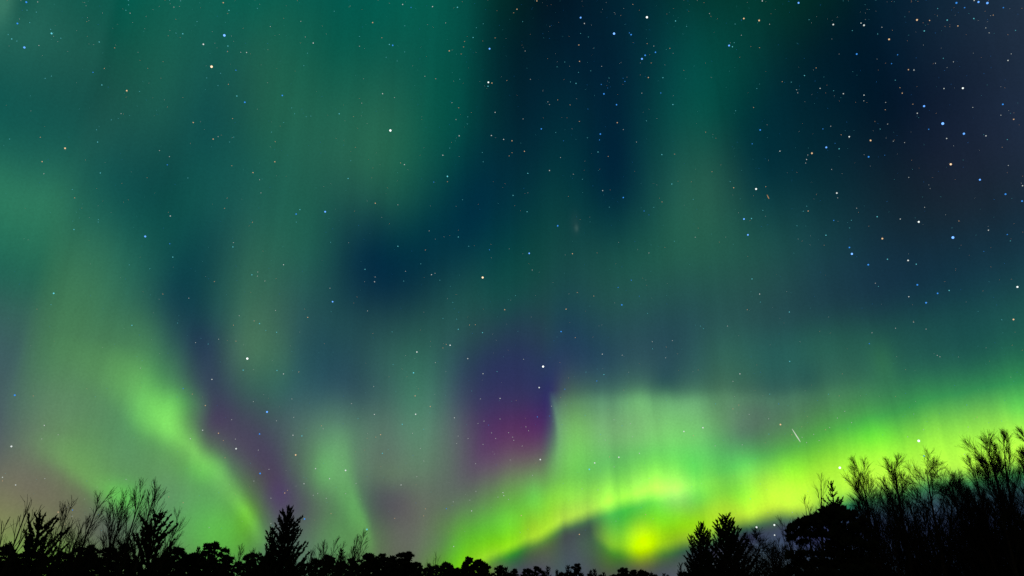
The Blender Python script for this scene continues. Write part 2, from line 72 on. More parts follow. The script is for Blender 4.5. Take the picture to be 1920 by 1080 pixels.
GLOWS = [(1203, 1017, 30, 27, (0.42, 0.38, 0)), (1460, 932, 60, 36, (0.16, 0.12, 0.005)), (1265, 920, 45, 34, (0.14, 0.12, 0.07)), (605, 880, 45, 50, (0.02, 0.09, 0.02)), (310, 775, 42, 40, (0.05, 0.14, 0.02)), (1079, 428, 3.5, 6, (0.022, 0.034, 0.03)), (1077, 420, 9, 19, (0.005, 0.004, 0.004)), (1200.0, 1020.0, 34, 24, (-0.088, 0.0818, -0.0103)), (1310.0, 1020.0, 34, 24, (-0.0071, -0.067, 0.0223)), (1500.0, 955.0, 34, 24, (-0.0495, -0.1335, -0.0087)), (1180.0, 1075.0, 34, 24, (0.0101, -0.0077, 0.0363)), (960.0, 1075.0, 34, 24, (0.0026, -0.0014, 0.0402)), (962.0, 1025.0, 22, 36, (-0.0508, -0.0007, -0.0087)), (1250.0, 968.0, 34, 24, (0.0533, 0.1839, 0.0015)), (1300.0, 1050.0, 34, 24, (0.0115, 0.0259, 0.0278)), (1280.0, 1020.0, 34, 24, (-0.0242, -0.0567, -0.0115)), (1060.0, 930.0, 34, 24, (0.0597, 0.2699, 0.0056)), (0.0, 0.0, 22, 36, (0.02, 0.0512, 0.026)), (1200.0, 930.0, 22, 36, (0.0082, -0.1289, 0.0337)), (1240.0, 1075.0, 34, 24, (0.0019, 0.0033, 0.0323)), (1400.0, 930.0, 34, 24, (-0.1133, 0.1202, -0.0001)), (1300.0, 980.0, 34, 24, (-0.0022, 0.0978, -0.0112)), (1560.0, 930.0, 34, 24, (-0.124, -0.0581, 0.0005)), (1260.0, 930.0, 34, 24, (0.0732, 0.0473, 0.0511)), (1440.0, 1020.0, 34, 24, (0.0066, 0.0253, 0.0207)), (1400.0, 980.0, 34, 24, (-0.0298, -0.0937, -0.0012)), (1080.0, 980.0, 34, 24, (-0.0188, -0.0459, -0.0081)), (1150.0, 975.0, 22, 36, (0.0083, 0.0697, 0.0158)), (1200.0, 1040.0, 34, 24, (0.0117, -0.0235, -0.0072)), (950.0, 980.0, 34, 24, (0.0329, 0.1608, 0.009)), (1400.0, 880.0, 34, 24, (0.0275, 0.1969, 0.0141)), (1175.0, 997.0, 22, 36, (-0.0337, 0.0206, 0.0054)), (1300.0, 905.0, 22, 36, (-0.0697, -0.0109, 0.0032)), (1280.0, 760.0, 34, 24, (0.0399, 0.0998, 0.0312)), (1250.0, 730.0, 22, 36, (-0.0163, -0.0379, -0.016)), (1200.0, 1020.0, 22, 36, (0.0665, 0.0235, -0.0028)), (466.0, 962.0, 22, 36, (0.0058, 0.0353, -0.0138)), (860.0, 1060.0, 22, 36, (0.0014, 0.1532, -0.0048)), (1000.0, 930.0, 22, 36, (0.0009, 0.1329, 0.0164)), (380.0, 880.0, 34, 24, (0.0042, 0.1297, -0.0067)), (1920.0, 760.0, 34, 24, (-0.0336, 0.0897, 0.0062)), (490.0, 930.0, 34, 24, (-0.0019, -0.0069, 0.0238)), (1200.0, 760.0, 34, 24, (0.0304, 0.1045, 0.0081)), (40.0, 0.0, 22, 36, (-0.0057, -0.0218, -0.0141)), (1020.0, 1035.0, 34, 24, (0.0102, 0.0069, 0.0145)), (1480.0, 880.0, 34, 24, (0.018, 0.2021, -0.0066)), (1300.0, 1050.0, 34, 24, (0.0095, 0.0211, 0.0112)), (230.0, 930.0, 34, 24, (0.0005, 0.1263, -0.0096)), (1240.0, 1020.0, 34, 24, (-0.0278, -0.0315, -0.0025)), (1140.0, 1020.0, 22, 36, (0.021, 0.0332, -0.0018)), (1170.0, 1025.0, 22, 36, (-0.0262, -0.0132, 0.0043)), (1660.0, 680.0, 22, 36, (0.0079, 0.0391, 0.0007)), (1520.0, 730.0, 22, 36, (-0.0098, -0.0237, -0.0064)), (1320.0, 930.0, 34, 24, (0.0175, 0.1531, 0.0124)), (1640.0, 820.0, 34, 24, (-0.0189, 0.1343, -0.0093)), (1500.0, 1000.0, 34, 24, (0.0058, 0.0117, 0.015)), (605.0, 882.0, 22, 36, (0.0032, 0.0762, -0.0021)), (930.0, 1020.0, 34, 24, (-0.0043, 0.0213, -0.006)), (930.0, 1060.0, 34, 24, (0.0135, -0.0192, 0.0199)), (1447.0, 955.0, 34, 24, (-0.0254, -0.0654, -0.0054)), (1450.0, 1000.0, 34, 24, (0.0075, 0.016, 0.0065)), (1480.0, 930.0, 34, 24, (-0.0628, 0.0912, 0.0117)), (1000.0, 980.0, 22, 36, (0.0158, -0.0938, -0.0056)), (1265.0, 1050.0, 22, 36, (0.0101, 0.0038, 0.0111)), (730.0, 890.0, 34, 24, (0.0078, 0.0325, -0.0017)), (1120.0, 930.0, 34, 24, (0.0326, 0.1243, -0.0122)), (1110.0, 980.0, 22, 36, (0.0024, -0.0259, 0.0057)), (1085.0, 1005.0, 22, 36, (0.0025, 0.0278, -0.0002)), (385.0, 806.0, 22, 36, (-0.0024, -0.0206, 0.0038)), (340.0, 760.0, 34, 24, (0.0054, 0.0816, 0.0025)), (830.0, 1020.0, 34, 24, (-0.0032, -0.0182, 0.018)), (1200.0, 880.0, 60, 40, (-0.0207, -0.055, -0.0142)), (1390.0, 820.0, 34, 24, (-0.0056, -0.043, -0.0011)), (440.0, 980.0, 22, 36, (-0.0003, 0.0265, 0.0141)), (466.0, 962.0, 22, 36, (0.002, 0.0067, -0.0122)), (490.0, 980.0, 22, 36, (-0.0027, -0.0109, 0.0136)), (1450.0, 1060.0, 34, 24, (-0.0016, -0.0096, -0.0223))]
WAVER = 0.7
FAINT = 1400


world = bpy.data.worlds.new('World')
scene.world = world
world.use_nodes = True
world.cycles.sampling_method = 'MANUAL'
world.cycles.sample_map_resolution = 256
NT = world.node_tree
NT.nodes.clear()

def nd(kind, **kw):
    n = NT.nodes.new(kind)
    for k, v in kw.items():
        setattr(n, k, v)
    return n
def put(sock, v):
    if hasattr(v, 'is_linked'):
        NT.links.new(v, sock)
    else:
        sock.default_value = v
def M(op, a, b=0.0, c=0.0, clamp=False):
    n = nd('ShaderNodeMath', operation=op, use_clamp=clamp)
    put(n.inputs[0], a); put(n.inputs[1], b)
    if op in ('MULTIPLY_ADD',):
        put(n.inputs[2], c)
    return n.outputs[0]
def V(op, a, b=(0, 0, 0), c=(0, 0, 0)):
    n = nd('ShaderNodeVectorMath', operation=op)
    put(n.inputs[0], a); put(n.inputs[1], b)
    if op == 'MULTIPLY_ADD':
        put(n.inputs[2], c)
    return n.outputs[0]
def scale(v, s):
    n = nd('ShaderNodeVectorMath', operation='SCALE')
    put(n.inputs[0], v); put(n.inputs[3], s)
    return n.outputs[0]
def ramp(fac, stops, interp):
    n = nd('ShaderNodeValToRGB')
    e = n.color_ramp
    e.interpolation = interp
    while len(e.elements) < len(stops):
        e.elements.new(0.5)
    for k, (p, c) in enumerate(stops):
        e.elements[k].position = p
    for k, (p, c) in enumerate(stops):
        e.elements[k].color = c
    put(n.inputs[0], fac)
    return n

tc = nd('ShaderNodeTexCoord')
dirv = tc.outputs['Generated']
sep = nd('ShaderNodeSeparateXYZ')
put(sep.inputs[0], dirv)
DX, DY, DZ = sep.outputs
AZ = M('MULTIPLY', M('ARCTAN2', DX, DY), 180 / math.pi)
ELV = M('MULTIPLY', M('ARCSINE', DZ), 180 / math.pi)
# soft waver so that no edge is perfectly smooth
comb = nd('ShaderNodeCombineXYZ')
put(comb.inputs[0], M('MULTIPLY', AZ, 0.30)); put(comb.inputs[1], M('MULTIPLY', ELV, 0.10))
wav = nd('ShaderNodeTexNoise', noise_dimensions='2D')
put(wav.inputs['Vector'], comb.outputs[0]); wav.inputs['Scale'].default_value = 1.0
wav.inputs['Detail'].default_value = 2.0
wsep = nd('ShaderNodeSeparateXYZ')
put(wsep.inputs[0], wav.outputs['Color'])
AZ = M('ADD', AZ, M('MULTIPLY', M('SUBTRACT', wsep.outputs[0], 0.5), WAVER))
ELV = M('ADD', ELV, M('MULTIPLY', M('SUBTRACT', wsep.outputs[1], 0.5), WAVER))
# vertical rays of the aurora
comb = nd('ShaderNodeCombineXYZ')
put(comb.inputs[0], M('MULTIPLY', AZ, 0.75)); put(comb.inputs[1], M('MULTIPLY', ELV, 0.045))
rayn = nd('ShaderNodeTexNoise', noise_dimensions='2D')
put(rayn.inputs['Vector'], comb.outputs[0]); rayn.inputs['Scale'].default_value = 1.0
rayn.inputs['Detail'].default_value = 3.0
RAY = M('MULTIPLY', M('SUBTRACT', rayn.outputs[0], 0.5), 4.0)

FA = M('DIVIDE', M('ADD', AZ, 44.0), 88.0, clamp=True)
total = None
def add(vec):
    global total
    total = vec if total is None else V('ADD', total, vec)
# diffuse glow: one ramp along the horizon for each height, blended upward
for e, row in zip(SKY_ELEV, SKY_ROWS):
    r = ramp(FA, [(p, (row[3 * i] , row[3 * i + 1], row[3 * i + 2], 1)) for i, p in enumerate(SKY_STOPS)], 'B_SPLINE')
    d = M('MULTIPLY', M('SUBTRACT', ELV, e), 1.0 / SKY_STEP)
    w = M('POWER', math.exp(-1.5), M('MULTIPLY', d, d))
    add(scale(r.outputs[0], w))
total = scale(total, M('MULTIPLY_ADD', RAY, 0.045, 1.0))
# curtains: each follows a line in the sky, with its own brightness, soft side and sharp side
for R in CURTAINS:
    t, x = (AZ, ELV) if R['along'] == 'az' else (ELV, AZ)
    f = M('DIVIDE', M('SUBTRACT', t, R['lo']), R['hi'] - R['lo'], clamp=True)
    cmin = min(R['c']); cr = max(R['c']) - cmin + 1e-3
    stops = [(i / 21.0, ((c - cmin) / cr, b / 2.0, w1 / 5.0, w2 / 5.0)) for i, (c, b, w1, w2) in enumerate(zip(R['c'], R['B'], R['w1'], R['w2']))]
    r = ramp(f, stops, 'LINEAR')
    s = nd('ShaderNodeSeparateColor')
    put(s.inputs[0], r.outputs[0])
    c = M('MULTIPLY_ADD', s.outputs[0], cr, cmin)
    w1 = M('MULTIPLY', s.outputs[2], 5.0)
    w2 = M('MULTIPLY', r.outputs[1], 5.0)
    B = M('MULTIPLY', s.outputs[1], 2.0)
    off = M('SUBTRACT', x, c)
    neg = M('DIVIDE', M('MAXIMUM', M('MULTIPLY', off, -1.0), 0.0), w1)
    pos = M('DIVIDE', M('MAXIMUM', off, 0.0), w2)
    dd = M('ADD', M('POWER', neg, R['p1']), M('POWER', pos, R['p2']))
    g = M('MULTIPLY', M('POWER', math.exp(-1), dd), B)
    g = M('MULTIPLY', g, M('MULTIPLY_ADD', RAY, R['rays'], 1.0))
    m = M('MULTIPLY', dd, 1 / 1.5, clamp=True)
    mix = nd('ShaderNodeMix', data_type='VECTOR')
    put(mix.inputs[0], m); mix.inputs[4].default_value = R['core']; mix.inputs[5].default_value = R['rim']
    add(scale(mix.outputs[1], g))
layers = [total]
for q in range(0, len(GLOWS), 24):
    total = None
    for bx, by, sx, sy, col in GLOWS[q:q + 24]:
        a0, e0 = bearing(bx, by)
        da = M('MULTIPLY', M('SUBTRACT', AZ, a0), 25.0 / sx)
        de = M('MULTIPLY', M('SUBTRACT', ELV, e0), 25.0 / sy)
        g = M('POWER', math.exp(-1), M('MULTIPLY_ADD', da, da, M('MULTIPLY', de, de)))
        add(scale(col, g))
    layers.append(total)
# the half of the sky away from the aurora is dimmer
mr = nd('ShaderNodeMapRange', interpolation_type='SMOOTHSTEP')
put(mr.inputs[0], M('ABSOLUTE', AZ)); mr.inputs[1].default_value = 45; mr.inputs[2].default_value = 110
mr.inputs[3].default_value = 1.0; mr.inputs[4].default_value = 0.08
# fine random mottling put into the sky's brightness, imitating camera grain
grain = nd('ShaderNodeTexNoise')
put(grain.inputs['Vector'], dirv); grain.inputs['Scale'].default_value = 420.0; grain.inputs['Detail'].default_value = 1.0
level = M('MULTIPLY', mr.outputs[0], M('MULTIPLY_ADD', M('SUBTRACT', grain.outputs[0], 0.5), 0.20, 1.0))
shader = None
for lay in layers:
    bgn = nd('ShaderNodeBackground')
    put(bgn.inputs[0], lay); put(bgn.inputs[1], level)
    if shader is None:
        shader = bgn.outputs[0]
    else:
        j = nd('ShaderNodeAddShader')
        put(j.inputs[0], shader); put(j.inputs[1], bgn.outputs[0])
        shader = j.outputs[0]
sky = nd('ShaderNodeTexSky', sky_type='NISHITA', sun_disc=False)
sky.sun_elevation = math.radians(-8.0)
sky.sun_rotation = math.radians(200.0)
bg_sky = nd('ShaderNodeBackground')
put(bg_sky.inputs[0], sky.outputs[0]); bg_sky.inputs[1].default_value = 0.002
ads = nd('ShaderNodeAddShader')
put(ads.inputs[0], shader); put(ads.inputs[1], bg_sky.outputs[0])
wout = nd('ShaderNodeOutputWorld')
put(wout.inputs[0], ads.outputs[0])

sun_data = bpy.data.lights.new('warm_fill', 'SUN')  # weak warm fill added to lift the trees; no known moon
sun_data.energy = 0.08
sun_data.angle = math.radians(0.5)
sun_data.color = (1.0, 0.86, 0.66)
sun = bpy.data.objects.new('warm_fill', sun_data)
sun.rotation_euler = (math.radians(62), 0, math.radians(-20))
COL.objects.link(sun)

# ------------------------------------------------------------------ helpers
def matte(name, c1, c2, sc, rough=0.9, bump=0.3):
    m = bpy.data.materials.new(name)
    m.use_nodes = True
    t = m.node_tree
    b = t.nodes['Principled BSDF']
    b.inputs['Roughness'].default_value = rough
    b.inputs['Specular IOR Level'].default_value = 0.15
    co = t.nodes.new('ShaderNodeTexCoord')
    n = t.nodes.new('ShaderNodeTexNoise')
    n.inputs['Scale'].default_value = sc; n.inputs['Detail'].default_value = 5
    t.links.new(co.outputs['Object'], n.inputs['Vector'])
    r = t.nodes.new('ShaderNodeValToRGB')
    r.color_ramp.elements[0].position = 0.35; r.color_ramp.elements[0].color = (*c1, 1)
    r.color_ramp.elements[1].position = 0.65; r.color_ramp.elements[1].color = (*c2, 1)
    t.links.new(n.outputs[0], r.inputs[0])
    t.links.new(r.outputs[0], b.inputs['Base Color'])
    if bump:
        bp = t.nodes.new('ShaderNodeBump'); bp.inputs['Strength'].default_value = bump
        t.links.new(n.outputs[0], bp.inputs['Height']); t.links.new(bp.outputs[0], b.inputs['Normal'])
    return m
def glow(name, col, strength):
    m = bpy.data.materials.new(name)
    m.use_nodes = True
    t = m.node_tree
    t.nodes.clear()
    e = t.nodes.new('ShaderNodeEmission')
    e.inputs[0].default_value = (*col, 1); e.inputs[1].default_value = strength
    o = t.nodes.new('ShaderNodeOutputMaterial')
    t.links.new(e.outputs[0], o.inputs[0])
    m.cycles.emission_sampling = 'NONE'
    return m
MAT_BARK = matte('dark_bark', (0.020, 0.016, 0.012), (0.05, 0.04, 0.03), 9)
MAT_TWIG = matte('thin_twigs', (0.022, 0.017, 0.013), (0.04, 0.032, 0.025), 5, bump=0)
MAT_NEEDLE = matte('dark_needles', (0.010, 0.018, 0.010), (0.028, 0.04, 0.018), 3, bump=0)
MAT_NEEDLE_B = matte('pine_needles', (0.012, 0.018, 0.012), (0.03, 0.04, 0.022), 2.2, bump=0)
MAT_GROUND = matte('heath_ground', (0.012, 0.014, 0.008), (0.035, 0.032, 0.02), 0.8)

class MB:
    """collects tubes and needle shoots into one mesh"""
    def __init__(s):
        s.v = []; s.f = []; s.n = 0
    def tube(s, pts, rad, sides):
        pts = np.asarray(pts, float); k = len(pts)
        d = np.gradient(pts, axis=0)
        d /= np.linalg.norm(d, axis=1)[:, None] + 1e-9
        ref = np.array([0.31, 0.87, 0.38])
        if abs(d[0] @ ref) > 0.93: ref = np.array([0.9, -0.3, 0.1])
        u = np.cross(d, ref); u /= np.linalg.norm(u, axis=1)[:, None] + 1e-9
        w = np.cross(d, u)
        a = np.arange(sides) * 2 * math.pi / sides
        ring = pts[:, None] + np.asarray(rad)[:, None, None] * (np.cos(a)[None, :, None] * u[:, None] + np.sin(a)[None, :, None] * w[:, None])
        b = s.n
        s.v.append(ring.reshape(-1, 3)); s.n += k * sides
        for i in range(k - 1):
            for j in range(sides):
                j2 = (j + 1) % sides
                s.f.append((b + i * sides + j, b + i * sides + j2, b + (i + 1) * sides + j2, b + (i + 1) * sides + j))
    def shoot(s, p, d, L, r):
        """needle tuft: a slim three-sided spindle"""
        d = d / (np.linalg.norm(d) + 1e-9)
        ref = np.array([0.2, 0.3, 0.93]) if abs(d[2]) < 0.9 else np.array([0.9, 0.3, 0.1])
        u = np.cross(d, ref); u /= np.linalg.norm(u); w = np.cross(d, u)
        m = p + d * L * 0.45
        b = s.n
        s.v.append(np.array([p, m + u * r, m + (-0.5 * u + 0.87 * w) * r, m + (-0.5 * u - 0.87 * w) * r, p + d * L])); s.n += 5
        s.f += [(b, b + 2, b + 1), (b, b + 3, b + 2), (b, b + 1, b + 3), (b + 4, b + 1, b + 2), (b + 4, b + 2, b + 3), (b + 4, b + 3, b + 1)]
    def mesh(s, name, mat):
        me = bpy.data.meshes.new(name)
        me.from_pydata(np.concatenate(s.v).tolist(), [], s.f)
        me.materials.append(mat)
        return me
def link(name, mesh, parent=None):
    o = bpy.data.objects.new(name, mesh)
    COL.objects.link(o)
    o.parent = parent
    return o
def thing(name, label, cat, loc, group=None, rotz=0.0):
    o = bpy.data.objects.new(name, None)
    o.empty_display_size = 0.2
    COL.objects.link(o)
    o.location = loc; o.rotation_euler = (0, 0, rotz)
    o['label'] = label; o['category'] = cat
    if group: o['group'] = group
    return o
def tag(o, label, cat, group=None):
    o['label'] = label; o['category'] = cat
    if group: o['group'] = group
    return o
def stand(x, y, dist):
    """a tree whose top is seen at (x, y) and that stands dist metres away: its foot and its height"""
    a, e = bearing(x, y)
    a = math.radians(a)
    return (dist * math.sin(a), dist * math.cos(a), 0.0), EYE + dist * math.tan(math.radians(e)), a

# ------------------------------------------------------------------ ground
gm = bpy.data.meshes.new('ground')
gv = []; gf = []
G = 36
for i in range(G + 1):
    for j in range(G + 1):
        sx = (i / G * 2 - 1); sy = (j / G * 2 - 1)
        gv.append((4500 * sx * abs(sx) ** 1.5, 4500 * sy * abs(sy) ** 1.5, 0.0))
for i in range(G):
    for j in range(G):
        gf.append((i * (G + 1) + j, (i + 1) * (G + 1) + j, (i + 1) * (G + 1) + j + 1, i * (G + 1) + j + 1))
gm.from_pydata(gv, [], gf)
gm.materials.append(MAT_GROUND)
ground = link('ground', gm)
ground['kind'] = 'structure'

# ------------------------------------------------------------------ tree builders (each returns a trunk mesh and a crown mesh, foot at the origin)
def unit(v):
    return v / (np.linalg.norm(v) + 1e-9)
def bend(rng, p, d, L, n, wander, lift, lean=(0, 0)):
    pts = [np.array(p, float)]
    d = unit(np.array(d, float))
    for i in range(n):
        d = unit(d + rng.normal(0, wander, 3) + np.array([lean[0], lean[1], lift]))
        pts.append(pts[-1] + d * L / n)
    return np.array(pts)
def side_dir(rng, d, ang, phi):
    ref = np.array([0, 0, 1.0]) if abs(d[2]) < 0.9 else np.array([1.0, 0, 0])
    u = unit(np.cross(d, ref)); w = np.cross(d, u)
    return unit(d * math.cos(ang) + (u * math.cos(phi) + w * math.sin(phi)) * math.sin(ang))
def along(pts, t):
    k = t * (len(pts) - 1); i = min(int(k), len(pts) - 2)
    return pts[i] + (pts[i + 1] - pts[i]) * (k - i), unit(pts[i + 1] - pts[i])
def bare(seed, H, stems=1, spread=0.5, lean=0.0, limbs=14, subs=8, twigs=5, start=0.3, ang=26, r0=None, reach=0.38, foot=0.25, fine=1.0, wander=0.045, lift=0.10, tilt=0.0):
    """leafless broadleaf tree: stems, sweeping limbs, branches, twigs"""
    rng = np.random.default_rng(seed)
    T = MB(); C = MB()
    r0 = r0 or 0.012 * H
    for s in range(stems):
        phi = s * 2.4 + rng.uniform(0, 1)
        hs = H if s == 0 else H * rng.uniform(0.7, 0.97)
        sp = spread * (0.25 if stems == 1 else rng.uniform(0.35, 1.0))
        d = unit(np.array([math.cos(phi) * sp * 0.5 + lean, math.sin(phi) * sp * 0.5, 1.0]))
        base = np.array([math.cos(phi) * foot * (stems > 1), math.sin(phi) * foot * (stems > 1), -0.05])
        st = bend(rng, base, d, 1.0, 10, 0.03, 0.01)
        st = base + (st - base) * (hs / max(st[-1, 2] - base[2], 0.2))
        rs = r0 * (0.9 if s else 1.0) / math.sqrt(max(1, stems * 0.55))
        T.tube(st, rs * (1 - np.linspace(0, 1, len(st))) ** 0.8 + 0.005 * fine, 7)
        for l in range(limbs):
            t = start + (0.985 - start) * ((l + rng.uniform(0.1, 0.9)) / limbs) ** 0.85
            p, dd = along(st, t)
            a = math.radians(ang * rng.uniform(0.65, 1.35))
            L = H * reach * (1.05 - t) ** 0.55 * rng.uniform(0.6, 1.2) + 0.1
            rl = max(rs * (1 - t) ** 0.8 * 0.5, 0.006 * fine)
            lp = bend(rng, p, side_dir(rng, dd, a, l * 2.4 + rng.uniform(-0.5, 0.5)), L, 6, wander, lift, (tilt, 0))
            C.tube(lp, np.linspace(rl, 0.004 * fine, len(lp)), 4)
            for b in range(subs):
                tb = 0.15 + 0.83 * (b + rng.uniform(0, 1)) / subs
                pb, db = along(lp, tb)
                Lb = L * 0.55 * (1.1 - tb) * rng.uniform(0.6, 1.3) + 0.14
                bp = bend(rng, pb, side_dir(rng, db, math.radians(rng.uniform(0.55, 1.25) * ang), rng.uniform(0, 6.28)), Lb, 4, wander, lift * 0.7, (tilt, 0))
                C.tube(bp, np.linspace(max(rl * 0.4, 0.0048 * fine), 0.003 * fine, len(bp)), 3)
                for w in range(twigs):
                    tw = 0.15 + 0.83 * (w + rng.uniform(0, 1)) / twigs
                    pw, dw = along(bp, tw)
                    Lw = Lb * 0.5 * rng.uniform(0.5, 1.3) + 0.09
                    wp = bend(rng, pw, side_dir(rng, dw, math.radians(rng.uniform(0.5, 1.3) * ang), rng.uniform(0, 6.28)), Lw, 2, 0.07, lift * 0.5, (tilt, 0))
                    C.tube(wp, np.linspace(0.0036 * fine, 0.0024 * fine, len(wp)), 3)
    return T.mesh('trunk', MAT_BARK), C.mesh('crown', MAT_TWIG)
def conifer(seed, H, base_r, first=0.12, taper=0.9, up=0.25, whorl=0.42, per=7, dens=1.0, shoot=0.28, gaps=0.12, top_bare=0.0, ragged=0.3, fat=0.2, curl=0.12):
    """spruce or young pine: whorls of branches, each set with needle shoots"""
    rng = np.random.default_rng(seed)
    T = MB(); C = MB()
    st = bend(rng, (0, 0, -0.05), (0, 0, 1), H * 0.97, 10, 0.008, 0.02)
    T.tube(st, 0.014 * H * (1 - 0.93 * np.linspace(0, 1, len(st))) + 0.004, 7)
    z = H * first
    while z < H * 0.985:
        f = (z / H - first) / (1 - first)
        R = base_r * (1 - f) ** taper
        k = z / (H * 0.97) * 10; i = min(int(k), 9)
        p0 = st[i] + (st[min(i + 1, 10)] - st[i]) * (k - i)
        nb = max(4, int(per * (0.6 + 0.6 * (1 - f))))
        off = rng.uniform(0, 6.28)
        for b in range(nb):
            if rng.uniform() < gaps: continue
            phi = off + b * 6.283 / nb + rng.uniform(-0.3, 0.3)
            L = max(0.14, R * rng.uniform(1 - ragged, 1 + ragged * 0.6))
            u0 = up * rng.uniform(0.5, 1.5) + 0.5 * f * up
            lp = bend(rng, p0, (math.cos(phi), math.sin(phi), u0), L, 5, 0.05, 0.03 + curl * up)
            C.tube(lp, np.linspace(0.006 + 0.008 * L, 0.004, len(lp)), 4)
            m = max(3, int(dens * L / 0.055))
            for q in range(m):
                t = 0.12 + 0.9 * (q + rng.uniform(0, 1)) / m
                t = min(t, 1.0)
                kk = t * 5; ii = min(int(kk), 4)
                pp = lp[ii] + (lp[ii + 1] - lp[ii]) * (kk - ii)
                dd = unit(lp[ii + 1] - lp[ii])
                sd = side_dir(rng, dd, math.radians(rng.uniform(15, 65)), rng.uniform(0, 6.28)) + np.array([0, 0, 0.35])
                ll = shoot * rng.uniform(0.6, 1.25) * (0.65 + 0.35 * (1 - t)) * (0.6 + 0.4 * min(1.0, L / 0.8))
                C.shoot(pp, sd, ll, ll * fat)
            C.shoot(lp[-1], lp[-1] - lp[-2] + np.array([0, 0, 0.02]), shoot * 0.9, shoot * 0.16)
        z += whorl * (1 - 0.45 * f) * rng.uniform(0.8, 1.2)
    for q in range(int(8 + 10 * (1 - top_bare))):
        zz = H * (1 - rng.uniform(0, 0.08))
        C.shoot(np.array([st[-1, 0], st[-1, 1], zz - 0.15]), np.array([rng.normal(0, 0.5), rng.normal(0, 0.5), 1.0]), shoot * 0.8, shoot * 0.13)
    return T.mesh('trunk', MAT_BARK), C.mesh('crown', MAT_NEEDLE)
def clump_pine(seed, H, clumps, dens=1.0, shoot=0.32, fat=0.16, leader=None):
    """Scots pine: trunk, limbs out to needle masses.  clumps = (x, y, z, rx, rz) about the foot"""
    rng = np.random.default_rng(seed)
    T = MB(); C = MB()
    top = max(c[2] for c in clumps)
    hi = max(clumps, key=lambda c: c[2])
    st = np.array([(hi[0] * t * t + 0.03 * H * math.sin(3 * t) * 0.3, hi[1] * t * t, -0.05 + (top + 0.05) * t) for t in np.linspace(0, 1, 10)])
    T.tube(st, 0.016 * H * (1 - 0.85 * np.linspace(0, 1, 10)) + 0.01, 8)
    for (x, y, z, rx, rz) in clumps:
        c = np.array([x, y, z])
        zt = max(0.1, z - 0.5 * math.hypot(x, y) - 0.3)
        k = min(max(zt / top, 0), 1) * 9; i = min(int(k), 8)
        p = st[i] + (st[i + 1] - st[i]) * (k - i)
        mid = (p + c) / 2 + np.array([0, 0, -0.1 * np.linalg.norm(c - p)])
        C.tube(np.array([p, mid, c]), np.array([0.006 * H, 0.004 * H, 0.012]), 5)
        n = int(dens * 95 * (rx * rx * rz) ** 0.62 / shoot) + 14
        for q in range(n):
            v = unit(rng.normal(0, 1, 3)); v[2] = v[2] if v[2] > -0.35 else -v[2] * 0.4
            rr = rng.uniform(0.25, 1.0) ** 0.5
            pp = c + v * rr * np.array([rx, rx, rz])
            ll = shoot * rng.uniform(0.6, 1.3)
            C.shoot(pp - unit(v) * ll * 0.5, v + np.array([0, 0, 0.45]) + rng.normal(0, 0.35, 3), ll, ll * fat * 1.5)
        for q in range(5):
            e = c + unit(rng.normal(0, 1, 3)) * np.array([rx, rx, rz]) * 0.75
            C.tube(np.array([c, (c + e) / 2 + [0, 0, 0.04], e]), np.array([0.02, 0.014, 0.006]), 4)
    if leader:
        for q in range(6):
            C.shoot(np.array([hi[0], hi[1], top + leader * q / 6]), np.array([rng.normal(0, .3), rng.normal(0, .3), 1]), shoot, shoot * 0.12)
    return T.mesh('trunk', MAT_BARK), C.mesh('crown', MAT_NEEDLE_B)
def round_clumps(seed, H, R, n=30, low=0.5, flat=1.0):
    """needle masses filling a domed crown of radius R whose top is at H"""
    rng = np.random.default_rng(seed)
    out = []
    depth = H * (1 - low)
    lop = rng.uniform(-0.25, 0.25, 2)
    for k in range(n):
        f = (k + rng.uniform(0, 1)) / n
        t = f ** 1.3
        z = H - R * 0.16 - t * (depth - R * 0.3)
        prof = min(1.0, math.sqrt(max(0.0, t * depth / (R * flat))) * 0.95 + 0.05)
        a = k * 2.4 + rng.uniform(-0.5, 0.5)
        rad = R * prof * rng.uniform(0.25, 0.9)
        rx = R * rng.uniform(0.2, 0.34) * (0.7 + 0.3 * prof)
        out.append((math.cos(a) * rad + lop[0] * R * (1 - t), math.sin(a) * rad + lop[1] * R * (1 - t), z, rx, rx * rng.uniform(0.6, 0.9)))
    return out
def plant(name, label, cat, meshes, loc, group=None, rotz=0.0, sc=1.0):
    root = thing(name, label, cat, loc, group, rotz)
    root.scale = (sc, sc, sc)
    link('trunk', meshes[0], root)
    link('crown', meshes[1], root)
    return root

# ------------------------------------------------------------------ trees on the left
def solo(name, label, cat, x, y, dist, build, group=None, turn=0.0):
    loc, H, a = stand(x, y, dist)
    return plant(name, label, cat, build(H), loc, group, -a + turn)
